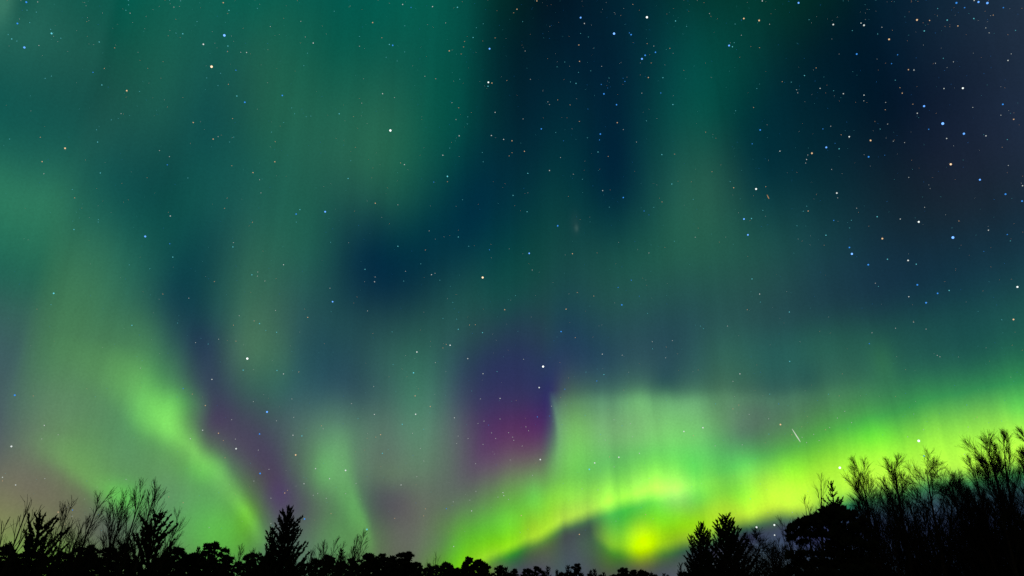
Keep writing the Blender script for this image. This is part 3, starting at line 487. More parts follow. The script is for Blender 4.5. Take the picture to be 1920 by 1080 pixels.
# leaning trees: the foot is set so that the highest twig comes where the tree's top is seen
def lean_solo(name, label, cat, x, y, dist, lean, build, group=None):
    loc, H, a = stand(x, y, dist)
    m = build(H, lean)
    co = np.empty(len(m[1].vertices) * 3); m[1].vertices.foreach_get('co', co)
    co = co.reshape(-1, 3); top = co[np.argmax(co[:, 2])]
    s = H / top[2]
    loc = (loc[0] - math.cos(a) * top[0] * s, loc[1] + math.sin(a) * top[0] * s, 0)
    return plant(name, label, cat, m, loc, group, -a, s)
G_BARE_L = 'leafless birches at the left'
for x, y, d, lean, stems, spread, limbs, subs, twigs, start, ang, reach, r0, seed, text in [
    (51, 928, 26, 0.099, 2, 0.25, 7, 2, 1, 0.55, 20, 0.24, 0.05, 11, 'thin leafless sapling with two forked stems, leftmost of all trees'),
    (80, 942, 27, 0.162, 2, 0.25, 6, 2, 1, 0.5, 22, 0.2, 0.04, 12, 'thin bare sapling leaning right over the leftmost bushy pine'),
    (222, 903, 28, 0.045, 3, 0.34, 11, 6, 3, 0.42, 22, 0.30, 0.07, 21, 'leafless birch of several stems, tallest twigs left in the leaning clump'),
    (265, 890, 27, 0.05, 2, 0.3, 12, 6, 3, 0.42, 20, 0.30, 0.06, 22, 'leafless birch in the middle of the leaning clump, one tall whip'),
    (245, 908, 29, 0.045, 2, 0.3, 12, 6, 3, 0.42, 22, 0.29, 0.06, 26, 'leafless birch behind the middle of the leaning clump, twigs brushed upward'),
    (291, 894, 29, 0.081, 2, 0.25, 15, 6, 3, 0.45, 23, 0.30, 0.07, 23, 'leafless birch leaning right with a feathery tip above the dark pine'),
    (172, 958, 29, -0.027, 3, 0.5, 6, 3, 1, 0.45, 22, 0.22, 0.04, 24, 'low leafless birch at the left foot of the leaning clump'),
    (338, 947, 30, 0.135, 5, 0.35, 12, 5, 3, 0.45, 20, 0.28, 0.05, 25, 'fan of bare stems leaning right beside the dark pine')]:
    lean_solo('bare_birch', text, 'tree', x, y, d, lean,
              lambda H, l: bare(seed, H, stems, spread, l, limbs, subs, twigs, start, ang, r0=r0, reach=reach, foot=0.35, fine=1.5, lift=0.06, tilt=0.0), G_BARE_L)
solo('young_pine', 'young pine with loose upswept arms, leftmost of the bushy pines', 'tree', 84, 962, 32,
     lambda H: conifer(31, H, 2.2, 0.35, 0.8, 0.85, 0.42, 8, 4.0, 0.16, 0.22, ragged=0.55, fat=0.26, curl=0.03))
solo('young_pine', 'dense dark young pine standing among the leaning birches', 'tree', 291, 962, 31,
     lambda H: conifer(32, H, 1.75, 0.3, 0.58, 0.65, 0.34, 9, 4.0, 0.15, 0.15, ragged=0.6, fat=0.28))
solo('young_pine', 'dark pine branch tips cut off by the left edge', 'tree', -12, 985, 30,
     lambda H: conifer(33, H, 0.9, 0.3, 0.6, 0.6, 0.4, 6, 2.5, 0.15, 0.15, ragged=0.5))
solo('spruce', 'tall dense spruce with upturned branch tips standing alone above the treeline', 'tree', 543, 953, 58,
     lambda H: conifer(41, H, 2.8, 0.2, 0.62, 0.65, 0.42, 9, 2.6, 0.27, 0.16, ragged=0.65, fat=0.22))
solo('spruce', 'short ragged spruce at the left foot of the tall lone spruce', 'tree', 512, 990, 57,
     lambda H: conifer(42, H, 1.15, 0.25, 0.5, 0.6, 0.45, 7, 2.2, 0.26, 0.15, ragged=0.45))
# ------------------------------------------------------------------ small bare trees along the far treeline
G_FAR_BARE = 'small leafless trees along the treeline'
for x, y, d, lean, stems, dens, seed, text in [
    (455, 1016, 70, 0.02, 6, 1.0, 51, 'low round leafless bush between a round pine and the tall spruce'),
    (590, 1020, 74, 0.03, 4, 0.6, 52, 'small leafless bush just right of the tall lone spruce'),
    (607, 1022, 74, 0.06, 3, 0.6, 53, 'thin bare bush, second one right of the tall lone spruce'),
    (636, 1003, 68, 0.01, 4, 0.7, 54, 'leafless sapling with upright twigs left of the pointed birch'),
    (648, 1008, 70, 0.05, 2, 0.6, 55, 'thin upright bare stems touching the pointed birch'),
    (684, 986, 66, 0.1, 5, 1.2, 56, 'leafless birch with a pointed bushy crown, tallest near the middle'),
    (664, 1018, 68, 0.0, 4, 1.0, 57, 'low leafless bush at the left foot of the pointed birch'),
    (818, 1034, 80, 0.08, 2, 0.4, 58, 'spindly bare sapling standing alone by the green glow'),
    (801, 1046, 80, 0.04, 1, 0.3, 59, 'thinnest bare sapling, just left of the spindly one')]:
    lean_solo('bare_birch', text, 'tree', x, y, d, lean,
              lambda H, l: bare(seed, H, stems, 0.35, l, int(8 + 5 * dens), int(3 + 3 * dens), int(1 + 2 * dens), 0.5, 20, r0=0.05, reach=0.26, foot=0.5, fine=2.2, lift=0.06), G_FAR_BARE)
# ------------------------------------------------------------------ the far treeline: round-headed pines, each its own tree
PINES = []
for k in range(9):
    Rk = [1.9, 1.6, 2.1, 1.5, 1.75, 2.2, 1.4, 1.9, 1.65][k]
    PINES.append((clump_pine(60 + k, 12.0, round_clumps(60 + k, 12.0, Rk, 34, 0.55, [0.8, 1.1, 0.7, 1.3, 0.9, 0.7, 1.4, 1.0, 1.2][k]), 1.0, 0.42, 0.15), Rk))
POINTED = [conifer(75 + k, 12.0, [1.3, 1.0, 1.5][k], 0.35, 0.6, 0.45, 0.5, 8, 0.8, 0.45, 0.1, ragged=0.3, fat=0.22) for k in range(3)]
G_PINE = 'pines in the distant treeline'
used_label = {}
def tree_line(x, y, d, kind, text=None, turn=None):
    loc, H, a = stand(x, y, d)
    i = tree_line.n; tree_line.n += 1
    if kind == 'p':
        m = POINTED[i % 3]; nm = 'far_spruce'
    else:
        m = PINES[i % 9][0]; nm = 'far_pine'
    text = text or ('dark pointed treetop in the distant black treeline' if kind == 'p' else 'dark round pine top in the distant black treeline')
    plant(nm, text, 'tree', m, loc, G_PINE if kind != 'p' else 'pointed trees in the distant treeline', i * 1.7, H / 12.0)
tree_line.n = 0
for x, y, d, kind, text in [
    (408, 1017, 110, 'r', 'flat-topped round pine, tallest of the treeline left of the lone spruce'),
    (375, 1025, 112, 'p', 'narrow pointed treetop left of the flat-topped pine'),
    (338, 1026, 110, 'r', 'round pine top right below the fan of bare stems'),
    (143, 1025, 105, 'r', 'round pine top in the gap between the two left bushy pines'),
    (166, 1021, 105, 'r', 'domed pine top at the left foot of the leaning birch clump'),
    (205, 1026, 104, 'r', None), (238, 1020, 100, 'r', None), (22, 1022, 98, 'r', None), (62, 1027, 100, 'r', None), (108, 1034, 104, 'r', None),
    (310, 1034, 104, 'r', None), (360, 1036, 112, 'r', None), (392, 1032, 115, 'r', None), (432, 1040, 112, 'r', None), (474, 1036, 110, 'r', 'small domed pine between the low round bush and the lone spruce'),
    (496, 1042, 110, 'r', None), (588, 1046, 112, 'p', None), (612, 1040, 110, 'r', None), (640, 1028, 100, 'p', 'pointed dark treetop below the upright bare twigs'),
    (663, 1046, 112, 'r', None), (697, 1037, 108, 'r', 'broad pine top right below the pointed birch'), (712, 1038, 110, 'r', None), (733, 1045, 110, 'r', None),
    (756, 1036, 106, 'r', 'left head of the double-topped pine mid treeline'), (770, 1035, 106, 'r', 'right head of the double-topped pine mid treeline'),
    (786, 1054, 112, 'r', None), (808, 1056, 112, 'p', 'narrow dark treetop at the foot of the spindly sapling'), (830, 1054, 110, 'r', 'round pine top left of the gap filled with green glow'),
    (877, 1045, 105, 'r', 'tallest round pine top in front of the brightest lower green glow'), (893, 1049, 106, 'r', None), (912, 1056, 108, 'r', 'rounded pine at the right shoulder of the glow-lit pine'),
    (862, 1064, 112, 'r', None), (946, 1063, 118, 'p', None), (962, 1067, 120, 'r', None), (985, 1066, 120, 'r', None), (1008, 1062, 120, 'r', None), (1026, 1061, 120, 'p', None),
    (1044, 1068, 122, 'p', None), (1066, 1060, 118, 'p', 'slim pointed treetop beside the dome right of centre'), (1080, 1057, 118, 'r', 'smooth domed pine top under the dark gap of the aurora'), (1106, 1069, 122, 'p', None), (1118, 1067, 122, 'p', None),
    (1132, 1072, 122, 'p', None), (1172, 1064, 118, 'r', 'broad domed pine top below the yellow bright spot'), (1185, 1068, 120, 'r', None), (1199, 1069, 122, 'r', None), (1222, 1073, 122, 'p', None), (1243, 1075, 124, 'p', None)]:
    tree_line(x, y, d, kind, text)
# second rank behind, filling the belt
rr = random.Random(3)
x = -20
while x < 940:
    tree_line(x, 1048 + rr.uniform(-5, 8) + (10 if x > 780 else 0), 122 + rr.uniform(-6, 10), 'r')
    x += rr.uniform(20, 30)
while x < 1300:
    tree_line(x, 1074 + rr.uniform(-3, 5), 128 + rr.uniform(-6, 8), 'r' if rr.random() < 0.6 else 'p')
    x += rr.uniform(18, 26)
# ------------------------------------------------------------------ right of centre: two pines and a round bare tree
solo('pine_tree', 'bushy pine with a spire top, left of the pair beside the bare round tree', 'tree', 1310, 978, 46,
     lambda H: conifer(81, H, 1.9, 0.2, 0.65, 0.6, 0.32, 10, 3.6, 0.18, 0.06, ragged=0.35, fat=0.22))
solo('pine_tree', 'small pine tucked against the left side of the spire-topped pair', 'tree', 1296, 1001, 47,
     lambda H: conifer(82, H, 1.2, 0.2, 0.6, 0.6, 0.34, 9, 3.4, 0.18, 0.08, ragged=0.35, fat=0.18))
solo('pine_tree', 'taller blunt pine, right of the pair beside the bare round tree', 'tree', 1362, 963, 44,
     lambda H: conifer(83, H, 2.3, 0.2, 0.62, 0.55, 0.31, 11, 3.6, 0.18, 0.05, ragged=0.35, fat=0.22))
solo('pine_tree', 'low dark pine clump at the left end of the right-hand grove', 'tree', 1276, 1058, 50,
     lambda H: conifer(84, H, 0.7, 0.2, 0.4, 0.6, 0.36, 7, 2.0, 0.17, 0.08, ragged=0.35))
lean_solo('bare_tree', 'round leafless tree with spreading twiggy crown right of the pine pair', 'tree', 1405, 983, 42, 0.03,
     lambda H, l: bare(91, H, 2, 0.5, l, 18, 12, 8, 0.5, 42, r0=0.11, reach=0.42, foot=0.3, fine=2.2, lift=0.0, wander=0.09))
lean_solo('bare_tree', 'lower leafless tree filling the gap before the big clumped pine', 'tree', 1442, 1014, 41, 0.05,
     lambda H, l: bare(92, H, 3, 0.6, l, 13, 11, 7, 0.45, 44, r0=0.08, reach=0.42, foot=0.4, fine=2.1, lift=0.0, wander=0.09))
# ------------------------------------------------------------------ the big pine with its spire
loc, H, a = stand(1557, 903, 32)
px = 32 / 1450.0 * 1.12
def hz(y):
    return stand(1557, y, 32)[1]
cl = []
rr = np.random.default_rng(17)
for (cx, cy, w, h) in [(1556, 952, 9, 10), (1566, 962, 10, 9), (1543, 962, 9, 8), (1580, 974, 9, 8), (1592, 984, 7, 6), (1596, 1004, 7, 6), (1600, 1030, 8, 7), (1521, 976, 12, 9), (1536, 968, 14, 10), (1556, 968, 14, 10), (1506, 984, 12, 10), (1493, 994, 10, 9), (1522, 986, 17, 13), (1545, 985, 18, 16), (1568, 980, 14, 12), (1590, 990, 9, 9), (1488, 1008, 8, 8),
                       (1506, 1002, 15, 11), (1530, 1004, 15, 10), (1556, 1006, 18, 16), (1578, 1000, 12, 10), (1504, 1016, 10, 6), (1548, 1024, 16, 14), (1572, 1022, 17, 13), (1590, 1030, 9, 8), (1540, 1040, 14, 10), (1562, 1046, 18, 14),
                       (1484, 1044, 10, 9), (1500, 1040, 13, 9), (1516, 1038, 10, 7), (1495, 1058, 15, 11), (1518, 1058, 16, 11), (1545, 1064, 18, 13), (1575, 1058, 16, 12), (1480, 1072, 12, 10), (1505, 1078, 17, 12), (1532, 1082, 18, 12), (1562, 1082, 20, 14), (1588, 1076, 12, 10)]:
    cl.append(((cx - 1557) * px, rr.uniform(-0.7, 0.7), hz(cy), w * px * rr.uniform(0.85, 1.1), h * px * rr.uniform(0.95, 1.35)))
spire = conifer(18, 2.3, 0.95, 0.05, 0.9, 0.55, 0.32, 7, 3.5, 0.13, 0.1, ragged=0.45, fat=0.26)
big = clump_pine(17, hz(960), cl, 2.2, 0.19, 0.2)
for q in range(26):
    ang = rr.uniform(-0.35, math.pi + 0.35)
    ex = 1543 + math.cos(ang) * rr.uniform(48, 60); ey = 1012 - math.sin(ang) * rr.uniform(42, 54)
    cl.append(((ex - 1557) * px, rr.uniform(-0.5, 0.5), hz(ey), rr.uniform(3, 5.5) * px, rr.uniform(3, 5) * px))
for q in range(12):
    cl.append(((rr.uniform(1492, 1590) - 1557) * px, rr.uniform(-0.6, 0.6), hz(rr.uniform(1005, 1060)), rr.uniform(7, 12) * px, rr.uniform(6, 10) * px))
root = plant('pine_tree', 'large dark clumped pine topped by a thin spire, before the bare grove', 'tree', big, loc, None, -a)
sp = link('spire', spire[1], root)
sp.location = (0, 0, H - 2.3)
spt = link('leader', spire[0], sp)
# ------------------------------------------------------------------ the leafless grove at the right
G_GROVE = 'leafless trees of the right-hand grove'
for x, y, d, lean, stems, seed, limbs, subs, twigs, ang, reach, text in [
    (1533, 878, 36, -0.03, 2, 101, 9, 5, 3, 21, 0.24, 'thin leafless tree with wispy top, left of the spire of the big pine'),
    (1511, 925, 37, -0.14, 1, 102, 9, 6, 4, 24, 0.24, 'low bare tree leaning left behind the big clumped pine'),
    (1606, 857, 37, 0.0, 1, 103, 17, 12, 8, 26, 0.34, 'slender leafless tree with feathery cone crown right of the big pine'),
    (1651, 843, 37, -0.12, 2, 104, 12, 12, 8, 25, 0.34, 'leafless tree with twigs swept left, at the left of the broad double crown'),
    (1684, 842, 36, -0.04, 3, 105, 11, 12, 8, 24, 0.31, 'leafless tree in the centre of the broad double crown'),
    (1732, 840, 35, 0.02, 1, 106, 19, 12, 8, 38, 0.4, 'leafless tree with a rounded fan crown and an arching dark limb'),
    (1810, 850, 38, 0.0, 1, 107, 12, 12, 8, 21, 0.25, 'thin leafless tree standing in the dip left of the tallest tree'),
    (1778, 876, 39, 0.0, 2, 108, 10, 12, 8, 24, 0.27, 'shorter bare tree right of the fan crown'),
    (1850, 802, 33, -0.16, 2, 109, 14, 12, 8, 26, 0.34, 'leafless tree at the right with branches fanned to the left'),
    (1880, 790, 33, -0.03, 2, 110, 14, 12, 8, 24, 0.3, 'tallest leafless tree at the right with straight upswept limbs'),
    (1903, 792, 32, 0.0, 2, 113, 12, 12, 8, 22, 0.29, 'tall leafless tree rising beside the right edge'),
    (1836, 846, 35, -0.08, 2, 111, 12, 12, 8, 33, 0.31, 'bushy bare tree tucked under the left of the tallest tree'),
    (1935, 815, 33, 0.0, 2, 112, 11, 12, 8, 28, 0.31, 'bare tree half cut off by the right edge')]:
    lean_solo('bare_tree', text, 'tree', x, y, d, lean,
              lambda H, l: bare(seed, H, stems, 0.24, l, limbs, subs, twigs, 0.38, ang, r0=0.12, reach=reach, foot=0.35, fine=1.25, lift=0.05), G_GROVE)
# undergrowth of the grove: leafless shrubs and low conifers, each its own plant
SHRUBS = [bare(120 + k, 7.0, 5, 0.6, 0, 9, 5, 3, 0.3, 28, r0=0.09, reach=0.32, foot=0.7, fine=2.2, wander=0.06) for k in range(4)]
G_SHRUB = 'tangled bare shrubs under the grove'
rr = random.Random(9)
x = 1455
k = 0
while x < 1960:
    y = 1008 - 66 * max(0, min(1, (x - 1560) / 120)) + rr.uniform(-22, 20)
    loc, H, a = stand(x, y, rr.uniform(39, 46))
    plant('bare_shrub', 'tangled leafless shrub in the dark undergrowth of the right-hand grove', 'shrub', SHRUBS[k % 4], loc, G_SHRUB, k * 1.3, H / 7.0)
    k += 1
    x += rr.uniform(13, 21)
for x, y, d, R, seed, text in [
    (1912, 965, 36, 1.2, 131, 'dark conifer under the tallest bare trees by the right edge'),
    (1885, 1015, 35, 1.3, 132, 'low black conifer left of the right-edge conifer'),
    (1840, 1040, 38, 1.4, 133, 'low dark conifer at the foot of the bushy bare tree'),
    (1745, 1045, 40, 1.6, 134, 'low dark conifer below the rounded fan crown'),
    (1645, 1050, 40, 1.3, 136, 'low dark conifer right of the big clumped pine'),
    (1465, 1056, 44, 1.0, 137, 'low dark conifer at the left foot of the big clumped pine'),
    (1425, 1062, 46, 1.3, 138, 'low dark conifer under the round leafless tree')]:
    solo('low_conifer', text, 'tree', x, y, d, lambda H: conifer(seed, H, R, 0.15, 0.45, 0.4, 0.36, 9, 1.8, 0.2, 0.1, ragged=0.4, fat=0.22), 'low dark conifers under the grove')
for k, (x, y) in enumerate([(1280, 1072), (1330, 1062), (1390, 1068), (1455, 1074), (1520, 1070), (1590, 1066), (1660, 1064), (1720, 1066), (1790, 1062), (1860, 1056), (1930, 1050)]):
    tree_line(x, y, 80 + 3 * (k % 4), 'r', 'dark round pine top low behind the right-hand grove')


# ------------------------------------------------------------------ stars, each a small luminous sphere far out in the sky
R_SKY = 6000.0
def ball(name, mat, sub):
    import bmesh
    bm = bmesh.new()
    bmesh.ops.create_icosphere(bm, subdivisions=sub, radius=1.0)
    me = bpy.data.meshes.new(name)
    bm.to_mesh(me); bm.free()
    me.materials.append(mat)
    return me
STAR_COL = {'w': (0.82, 0.9, 0.86), 'b': (0.05, 0.33, 1.0), 'c': (0.16, 0.75, 0.85), 'o': (1.0, 0.66, 0.36)}
STAR_WORD = {'w': 'white', 'b': 'blue', 'c': 'pale cyan', 'o': 'orange'}
STAR_R = {1: 0.72, 2: 0.95, 3: 1.25, 4: 1.5, 5: 1.85}
STAR_E = {1: 0.5, 2: 0.66, 3: 0.9, 4: 1.35, 5: 1.7}
STAR_MESH = {}
for s in (1, 2, 3, 4, 5):
    for k, c in STAR_COL.items():
        cc = tuple(v + (1 - v) * (0.12 if s == 5 else 0.08 if s == 4 else 0.0) for v in c)
        STAR_MESH[(s, k)] = ball('star', glow('star_' + STAR_WORD[k].replace(' ', '_'), cc, STAR_E[s]), 2 if s > 2 else 1)
def sky_point(x, y, r=R_SKY):
    a, e = bearing(x, y)
    a = math.radians(a); e = math.radians(e)
    return Vector((r * math.cos(e) * math.sin(a), r * math.cos(e) * math.cos(a), EYE + r * math.sin(e)))
STARS = {'0 0': '148 12 3b;212 11 1w;152 57 1c;204 68 1c;98 132 3b;167 127 1c;290 188 3c;285 165 1c;46 194 1c;66 219 2c;95 231 1c;137 267 4b;219 256 1w;342 215 1c;558 236 2c;645 269 1o;523 407 2b;587 385 1o;573 478 2c;289 428 1c;254 441 1c;713 510 3o;785 514 1c;366 834 3o;227 772 1o;237 909 2o;247 977 1w;54 782 1c;626 674 1c;681 639 1w;543 730 1c;549 799 2c;564 973 2c;407 1065 1c;941 927 2b;897 847 1w;953 881 1w;1087 689 2o;1262 199 5b;1144 249 3w;1190 375 5o;1282 259 2c;1327 395 2b;1387 295 2w;1354 294 1w;1280 290 1o;1028 190 2c;990 186 1c;1256 15 2o;1288 58 2c;1108 121 1c;1448 47 1c;1521 149 1w;1377 575 3b;1332 540 2c;1226 481 1c;1285 474 1o;1241 412 1c;1163 438 1c;1588 537 3b;1641 607 1c;1657 640 1c;1762 242 2w;1717 208 1w;1692 120 1w;1730 299 1c;1709 369 1c;1595 689 1c;1908 640 2c;1527 743 1c;1199 782 2o;1227 768 1w;1292 799 1c;1315 771 1c;1546 910 2o;1423 971 2o;1460 1011 1w;1548 797 1o;1304 932 1o;1308 667 1o;1057 1001 1c;732 74 1w;708 58 1c;722 2 1c;1016 5 1c;978 40 1w;723 27 1c;1880 63 1c;1748 653 1c;1723 657 1c',
         '640 0': '345 25 2w;392 42 2b;513 37 2w;653 41 2c;587 129 1w;176 127 2o;357 145 1c;228 212 1o;289 255 3b;270 250 2c;356 292 1c;252 322 1c;314 343 1c;102 204 1c;102 260 1w;607 286 2o;693 233 1o;674 304 1o;688 264 1o;741 211 2c;760 156 1c;798 134 1c;834 274 4b;865 213 1o;827 463 4w;847 467 2o;825 485 2c;666 446 1c;531 443 1o;470 429 1w;232 527 2w;299 549 1w;276 734 5w;115 580 1w;622 577 1w;660 606 1o;645 672 1w;708 697 1c;711 657 1c;663 764 2w;571 873 2w;610 833 1c;333 916 1o;355 926 2w;38 1004 2c;53 904 1c;597 992 3c;520 1024 2b;597 1022 1o;865 632 2w;844 762 2w;913 784 2w;960 792 2o;960 859 1o;1030 851 2o;944 877 1o;1125 725 3b;1049 975 2c;1171 959 2w;798 910 1c;793 858 1c;1022 669 1w;1063 446 1w;931 453 1o;1034 287 1w;988 52 2o;970 72 1o;1100 5 2o;1020 122 1c;1346 99 4b;1367 132 2w;1534 189 5b;1719 97 5w;1630 195 3b;1620 185 2b;1336 253 2o;1340 345 2o;1390 208 1c;1346 188 1c;1767 294 3b;1709 311 3b;1691 331 4b;1743 354 1o;1758 259 1w;1720 245 1o;1727 436 2o;1809 437 2c;1797 523 2b;1865 588 2c;1477 528 3b;1462 475 2b;1498 495 1b;1595 458 2b;1585 440 1b;1506 439 1c;1289 461 1c;1320 469 2c;1464 373 1w;1403 398 1c;1334 407 1c;1257 349 1c;1214 376 1c;1548 589 3b;1552 690 2o;1586 729 1w;1339 683 1o;1457 754 3b;1452 787 2b;1444 855 2c;1384 775 1c;1470 1072 2w;1356 1008 1c;1305 980 1w;1233 886 1w;1162 573 1w;1171 588 1w;1217 562 1o;1287 590 1o;1387 613 1b;1501 880 1o;1660 799 1w;1716 680 1c;1803 870 2c;1875 867 1o;1859 1035 2c;1250 792 1b;1206 745 1c;1848 272 1o;1690 524 1w;1880 118 2c;1640 25 1o',
         '1280 0': '652 16 4b;448 5 2w;344 104 3o;330 113 1b;430 115 3o;489 136 1w;261 256 4b;280 263 2c;290 240 1c;432 268 1o;711 111 1c;847 138 3w;1020 142 3w;1003 130 2w;1121 153 1w;1097 191 1c;1161 221 3o;1318 112 3o;1389 115 2o;1488 113 2c;1359 174 2c;1548 146 2o;1540 16 3b;1586 43 2b;1664 11 4b;1714 17 4b;1640 2 2w;1804 43 2b;1747 85 1o;1638 104 2c;1434 48 1c;979 304 3b;954 172 1c;1209 308 2b;1175 358 2b;1270 392 2o;1301 394 2w;1196 451 1c;1576 496 4w;1470 498 2w;1523 348 1w;1422 356 1w;1466 328 1c;1830 340 2w;1848 303 1w;1872 171 1c;1724 185 1w;1705 157 1w;773 497 2w;904 527 2w;1020 535 2w;1019 567 1w;849 510 1c;685 425 2c;751 382 1o;611 462 1c;560 459 1o;417 498 1c;647 522 1w;641 505 1w;1235 524 2o;1222 493 1o;1142 576 1w;1140 617 1o;1358 597 4b;1320 637 2w;1295 586 1o;1463 695 5b;1582 752 4b;1485 779 2w;1384 727 2b;1706 764 2w;1632 604 1w;1801 587 3b;1862 671 2o;1672 1011 4b;1508 924 4o;1790 648 1w;436 731 3b;391 809 2b;547 850 2w;727 862 3o;697 897 2w;704 872 1w;692 917 1w;808 829 4b;880 837 2c;857 806 1b;937 769 3w;892 758 1o;1057 790 3o;1046 882 3b;1137 873 1b;1153 698 1w;1111 726 1c;789 725 2b;833 710 1w;413 1063 4w;287 1056 2o;267 1021 1c;467 1050 1o;165 966 1o;838 953 1w;1248 802 1w;1185 794 1w;298 623 1c;399 605 1o;1272 998 1w;1826 785 1c;129 743 1o;1832 931 1w;1912 1045 2w;151 76 1w;22 149 1c;295 135 1c;330 198 1w',
         '0 360': '420 33 1o;416 211 2c;553 155 1c;552 169 1c;817 250 4b;955 291 2b;972 366 2c;727 410 1c;843 432 1c;958 135 2w;302 570 3c;287 634 1c;1263 92 1o;1420 170 1o;1313 285 1w;1310 309 2c;1666 124 3b;1687 99 2c;1667 169 1c;1829 111 4b;1595 409 2w;1417 466 2c;1450 450 1w;1448 473 1w;1490 501 1w;1860 283 1c;1062 597 1w;916 574 1o;1206 504 1o;1871 617 4b;1731 705 2o;1460 740 2c;1430 725 1o;1313 749 1o;1495 779 1c;1556 789 2c;1327 839 1o;1230 828 1w;1391 937 5w;1368 1002 2c;1558 1004 2c;1595 1023 2w;1681 1012 1o;1192 1054 2w;1171 855 1c;1100 847 1w;742 750 2c;999 737 1c;1346 696 1w;1550 666 1w;1856 541 1w;790 990 1w;1468 5 1w',
         '640 360': '191 63 2o;318 72 1w;318 305 2c;658 253 2c;716 305 1c;833 325 2b;795 481 5o;1057 345 4b;1217 190 3b;1045 111 2c;966 19 2c;682 44 1c;494 219 1w;133 435 2c;190 478 1w;187 505 2w;507 465 2w;527 457 1w;554 496 1c;447 404 1c;351 501 1c;361 446 1w;473 326 1o;980 583 1c;1074 439 1w;1300 347 2o;1586 31 3b;1508 85 1c;1703 107 2b;1730 129 1b;1804 56 1o;1758 86 1c;1631 496 2b;1557 537 2b;1578 635 3b;1676 586 1b;1722 683 1c;1327 565 1o;1420 585 1o;1264 659 2o;1236 785 3b;919 662 2o;754 746 1o;721 748 1o;658 772 2c;794 791 2c;572 711 1c;649 715 1c;612 862 3w;590 857 1o;571 877 1o;425 900 3w;529 960 1w;711 937 2w;797 1022 2w;876 1010 1c;1025 941 1w;1135 982 5w;1316 819 1o;1468 912 2w;1580 918 1w;1750 882 1c;1749 842 1w;1824 933 1w;1477 1027 2c;1437 1063 2b;1376 1013 1c;1730 343 1w;406 1017 3c;147 669 1w;286 787 1c;627 621 1c;291 970 1c;1862 836 1w;1873 277 1c',
         '1280 360': '345 152 4b;387 149 2c;367 241 4b;806 243 2c;938 312 3b;952 348 5b;1044 409 3b;1123 262 3o;1328 168 4w;1224 152 2w;1094 139 2c;1268 385 3w;1314 406 2c;1152 378 2c;1520 256 5b;1826 239 2b;1816 12 3b;1720 215 2w;1554 163 1o;1694 334 1b;1883 534 4w;1861 717 3o;1320 522 3b;1434 570 3b;1369 623 3b;1499 554 2c;1272 589 2w;1084 513 1w;1101 531 1c;867 6 3w;872 33 1w;979 91 1w;698 80 1c;678 108 1c;706 107 2o;850 160 2b;949 159 1c;939 202 1c;643 190 1c;390 489 2c;433 574 2w;437 619 1c;600 675 2c;363 662 1o;1065 792 1w;1050 853 2b;1197 766 1w;1299 732 1w;1369 771 1w;1432 919 1w;1447 927 1w;602 953 2c;322 1023 2w;283 1065 1w;100 754 1c;117 768 1c;252 754 1w;59 42 1c;71 254 1w;1909 51 3b;451 103 1c;1843 275 1c;1795 719 1c;1361 86 1w',
         '0 680': '83 183 3b;187 187 1o;64 471 3w;249 353 2w;327 405 1w;235 429 1w;14 645 2w;14 665 1o;88 688 2w;252 652 1w;380 813 1w;362 813 1w;408 829 2b;327 841 2o;405 864 1w;366 909 1o;1082 177 1o;1031 146 2b;1155 241 2o;1502 277 4b;1425 219 1w;1642 204 1w;1594 64 1w;1460 401 3b;1229 397 2o;1140 380 2w;1071 428 2w;1328 484 3w;1256 438 1o;1324 430 1w;1453 492 1w;1463 623 3b;1513 600 1w;1663 519 3o;1648 408 2w;1698 412 2c;1775 596 2w;1854 653 2w;1710 681 2w;1602 733 2o;1617 718 1o;1524 762 1w;1762 746 1w;1787 736 1w;1835 763 1w;1713 879 3b;1862 849 1o;1524 905 1w;949 755 1o;1030 788 1o;1176 927 1w;1808 355 1o;1818 372 1w;1555 327 1w;1652 307 1w;1303 321 1w;709 656 1w;1428 666 1w;1266 535 1o',
         '640 680': '415 187 2o;500 246 2o;418 290 3w;186 291 2w;94 314 1c;343 347 2c;463 375 1c;401 397 1w;221 405 2o;194 419 1o;444 482 1w;231 510 2c;24 606 3w;464 553 1w;182 134 1w;57 230 1w;636 310 2w;782 204 1w;893 201 2w;1113 140 3w;1257 149 2b;1182 245 1w;1103 305 2b;1172 300 1b;893 317 1w;803 329 1w;828 351 1b;769 342 1w;845 395 1w;941 394 1w;868 427 1w;1038 361 1w;1053 383 1w;964 419 1w;970 437 1w;797 460 1w;1017 469 1w;713 427 1w;649 455 1w;657 413 1w;1119 545 3w;950 547 1w;755 568 1w;1075 634 1w;336 688 2w;425 641 1w;757 724 1w;909 731 2w;914 748 2w;940 769 1w;881 756 1w;733 834 2w;630 783 1w;591 821 2b;723 773 1w;463 862 1o;473 822 1o;632 1034 2w;1012 860 2o;1339 966 2o;1395 600 3c;1425 564 3w;1561 532 3w;1508 530 1o;1677 510 2w;1534 586 1w;1731 650 2w;1458 404 2c;1484 435 1w;1371 296 1c;1638 417 1w;1626 343 1w;1534 321 1w;1579 355 1c;1354 710 1w;1444 716 1w;1711 855 1o;144 938 3c;24 737 1w;83 680 1w;300 876 1o',
         '1280 680': '316 238 2o;283 260 1o;185 232 2c;490 177 2c;540 232 2b;820 177 1c;114 366 3w;7 387 3w;61 410 1o;484 316 1w;550 348 3o;485 402 2c;697 450 2w;672 420 1w;767 438 1w;803 377 1o;912 273 1w;870 311 1w;950 337 1w;1266 417 2w;1328 440 5w;884 591 5w;1354 376 1w;1606 362 1w;1598 238 2c;1656 306 1o;1357 525 3c;1585 516 2w;380 766 2c;415 926 4w;516 913 4w;517 970 3w;617 842 1w;183 468 1w;335 462 1w;374 291 1w;614 405 1o;737 403 1w;827 365 1w'}
stars = []
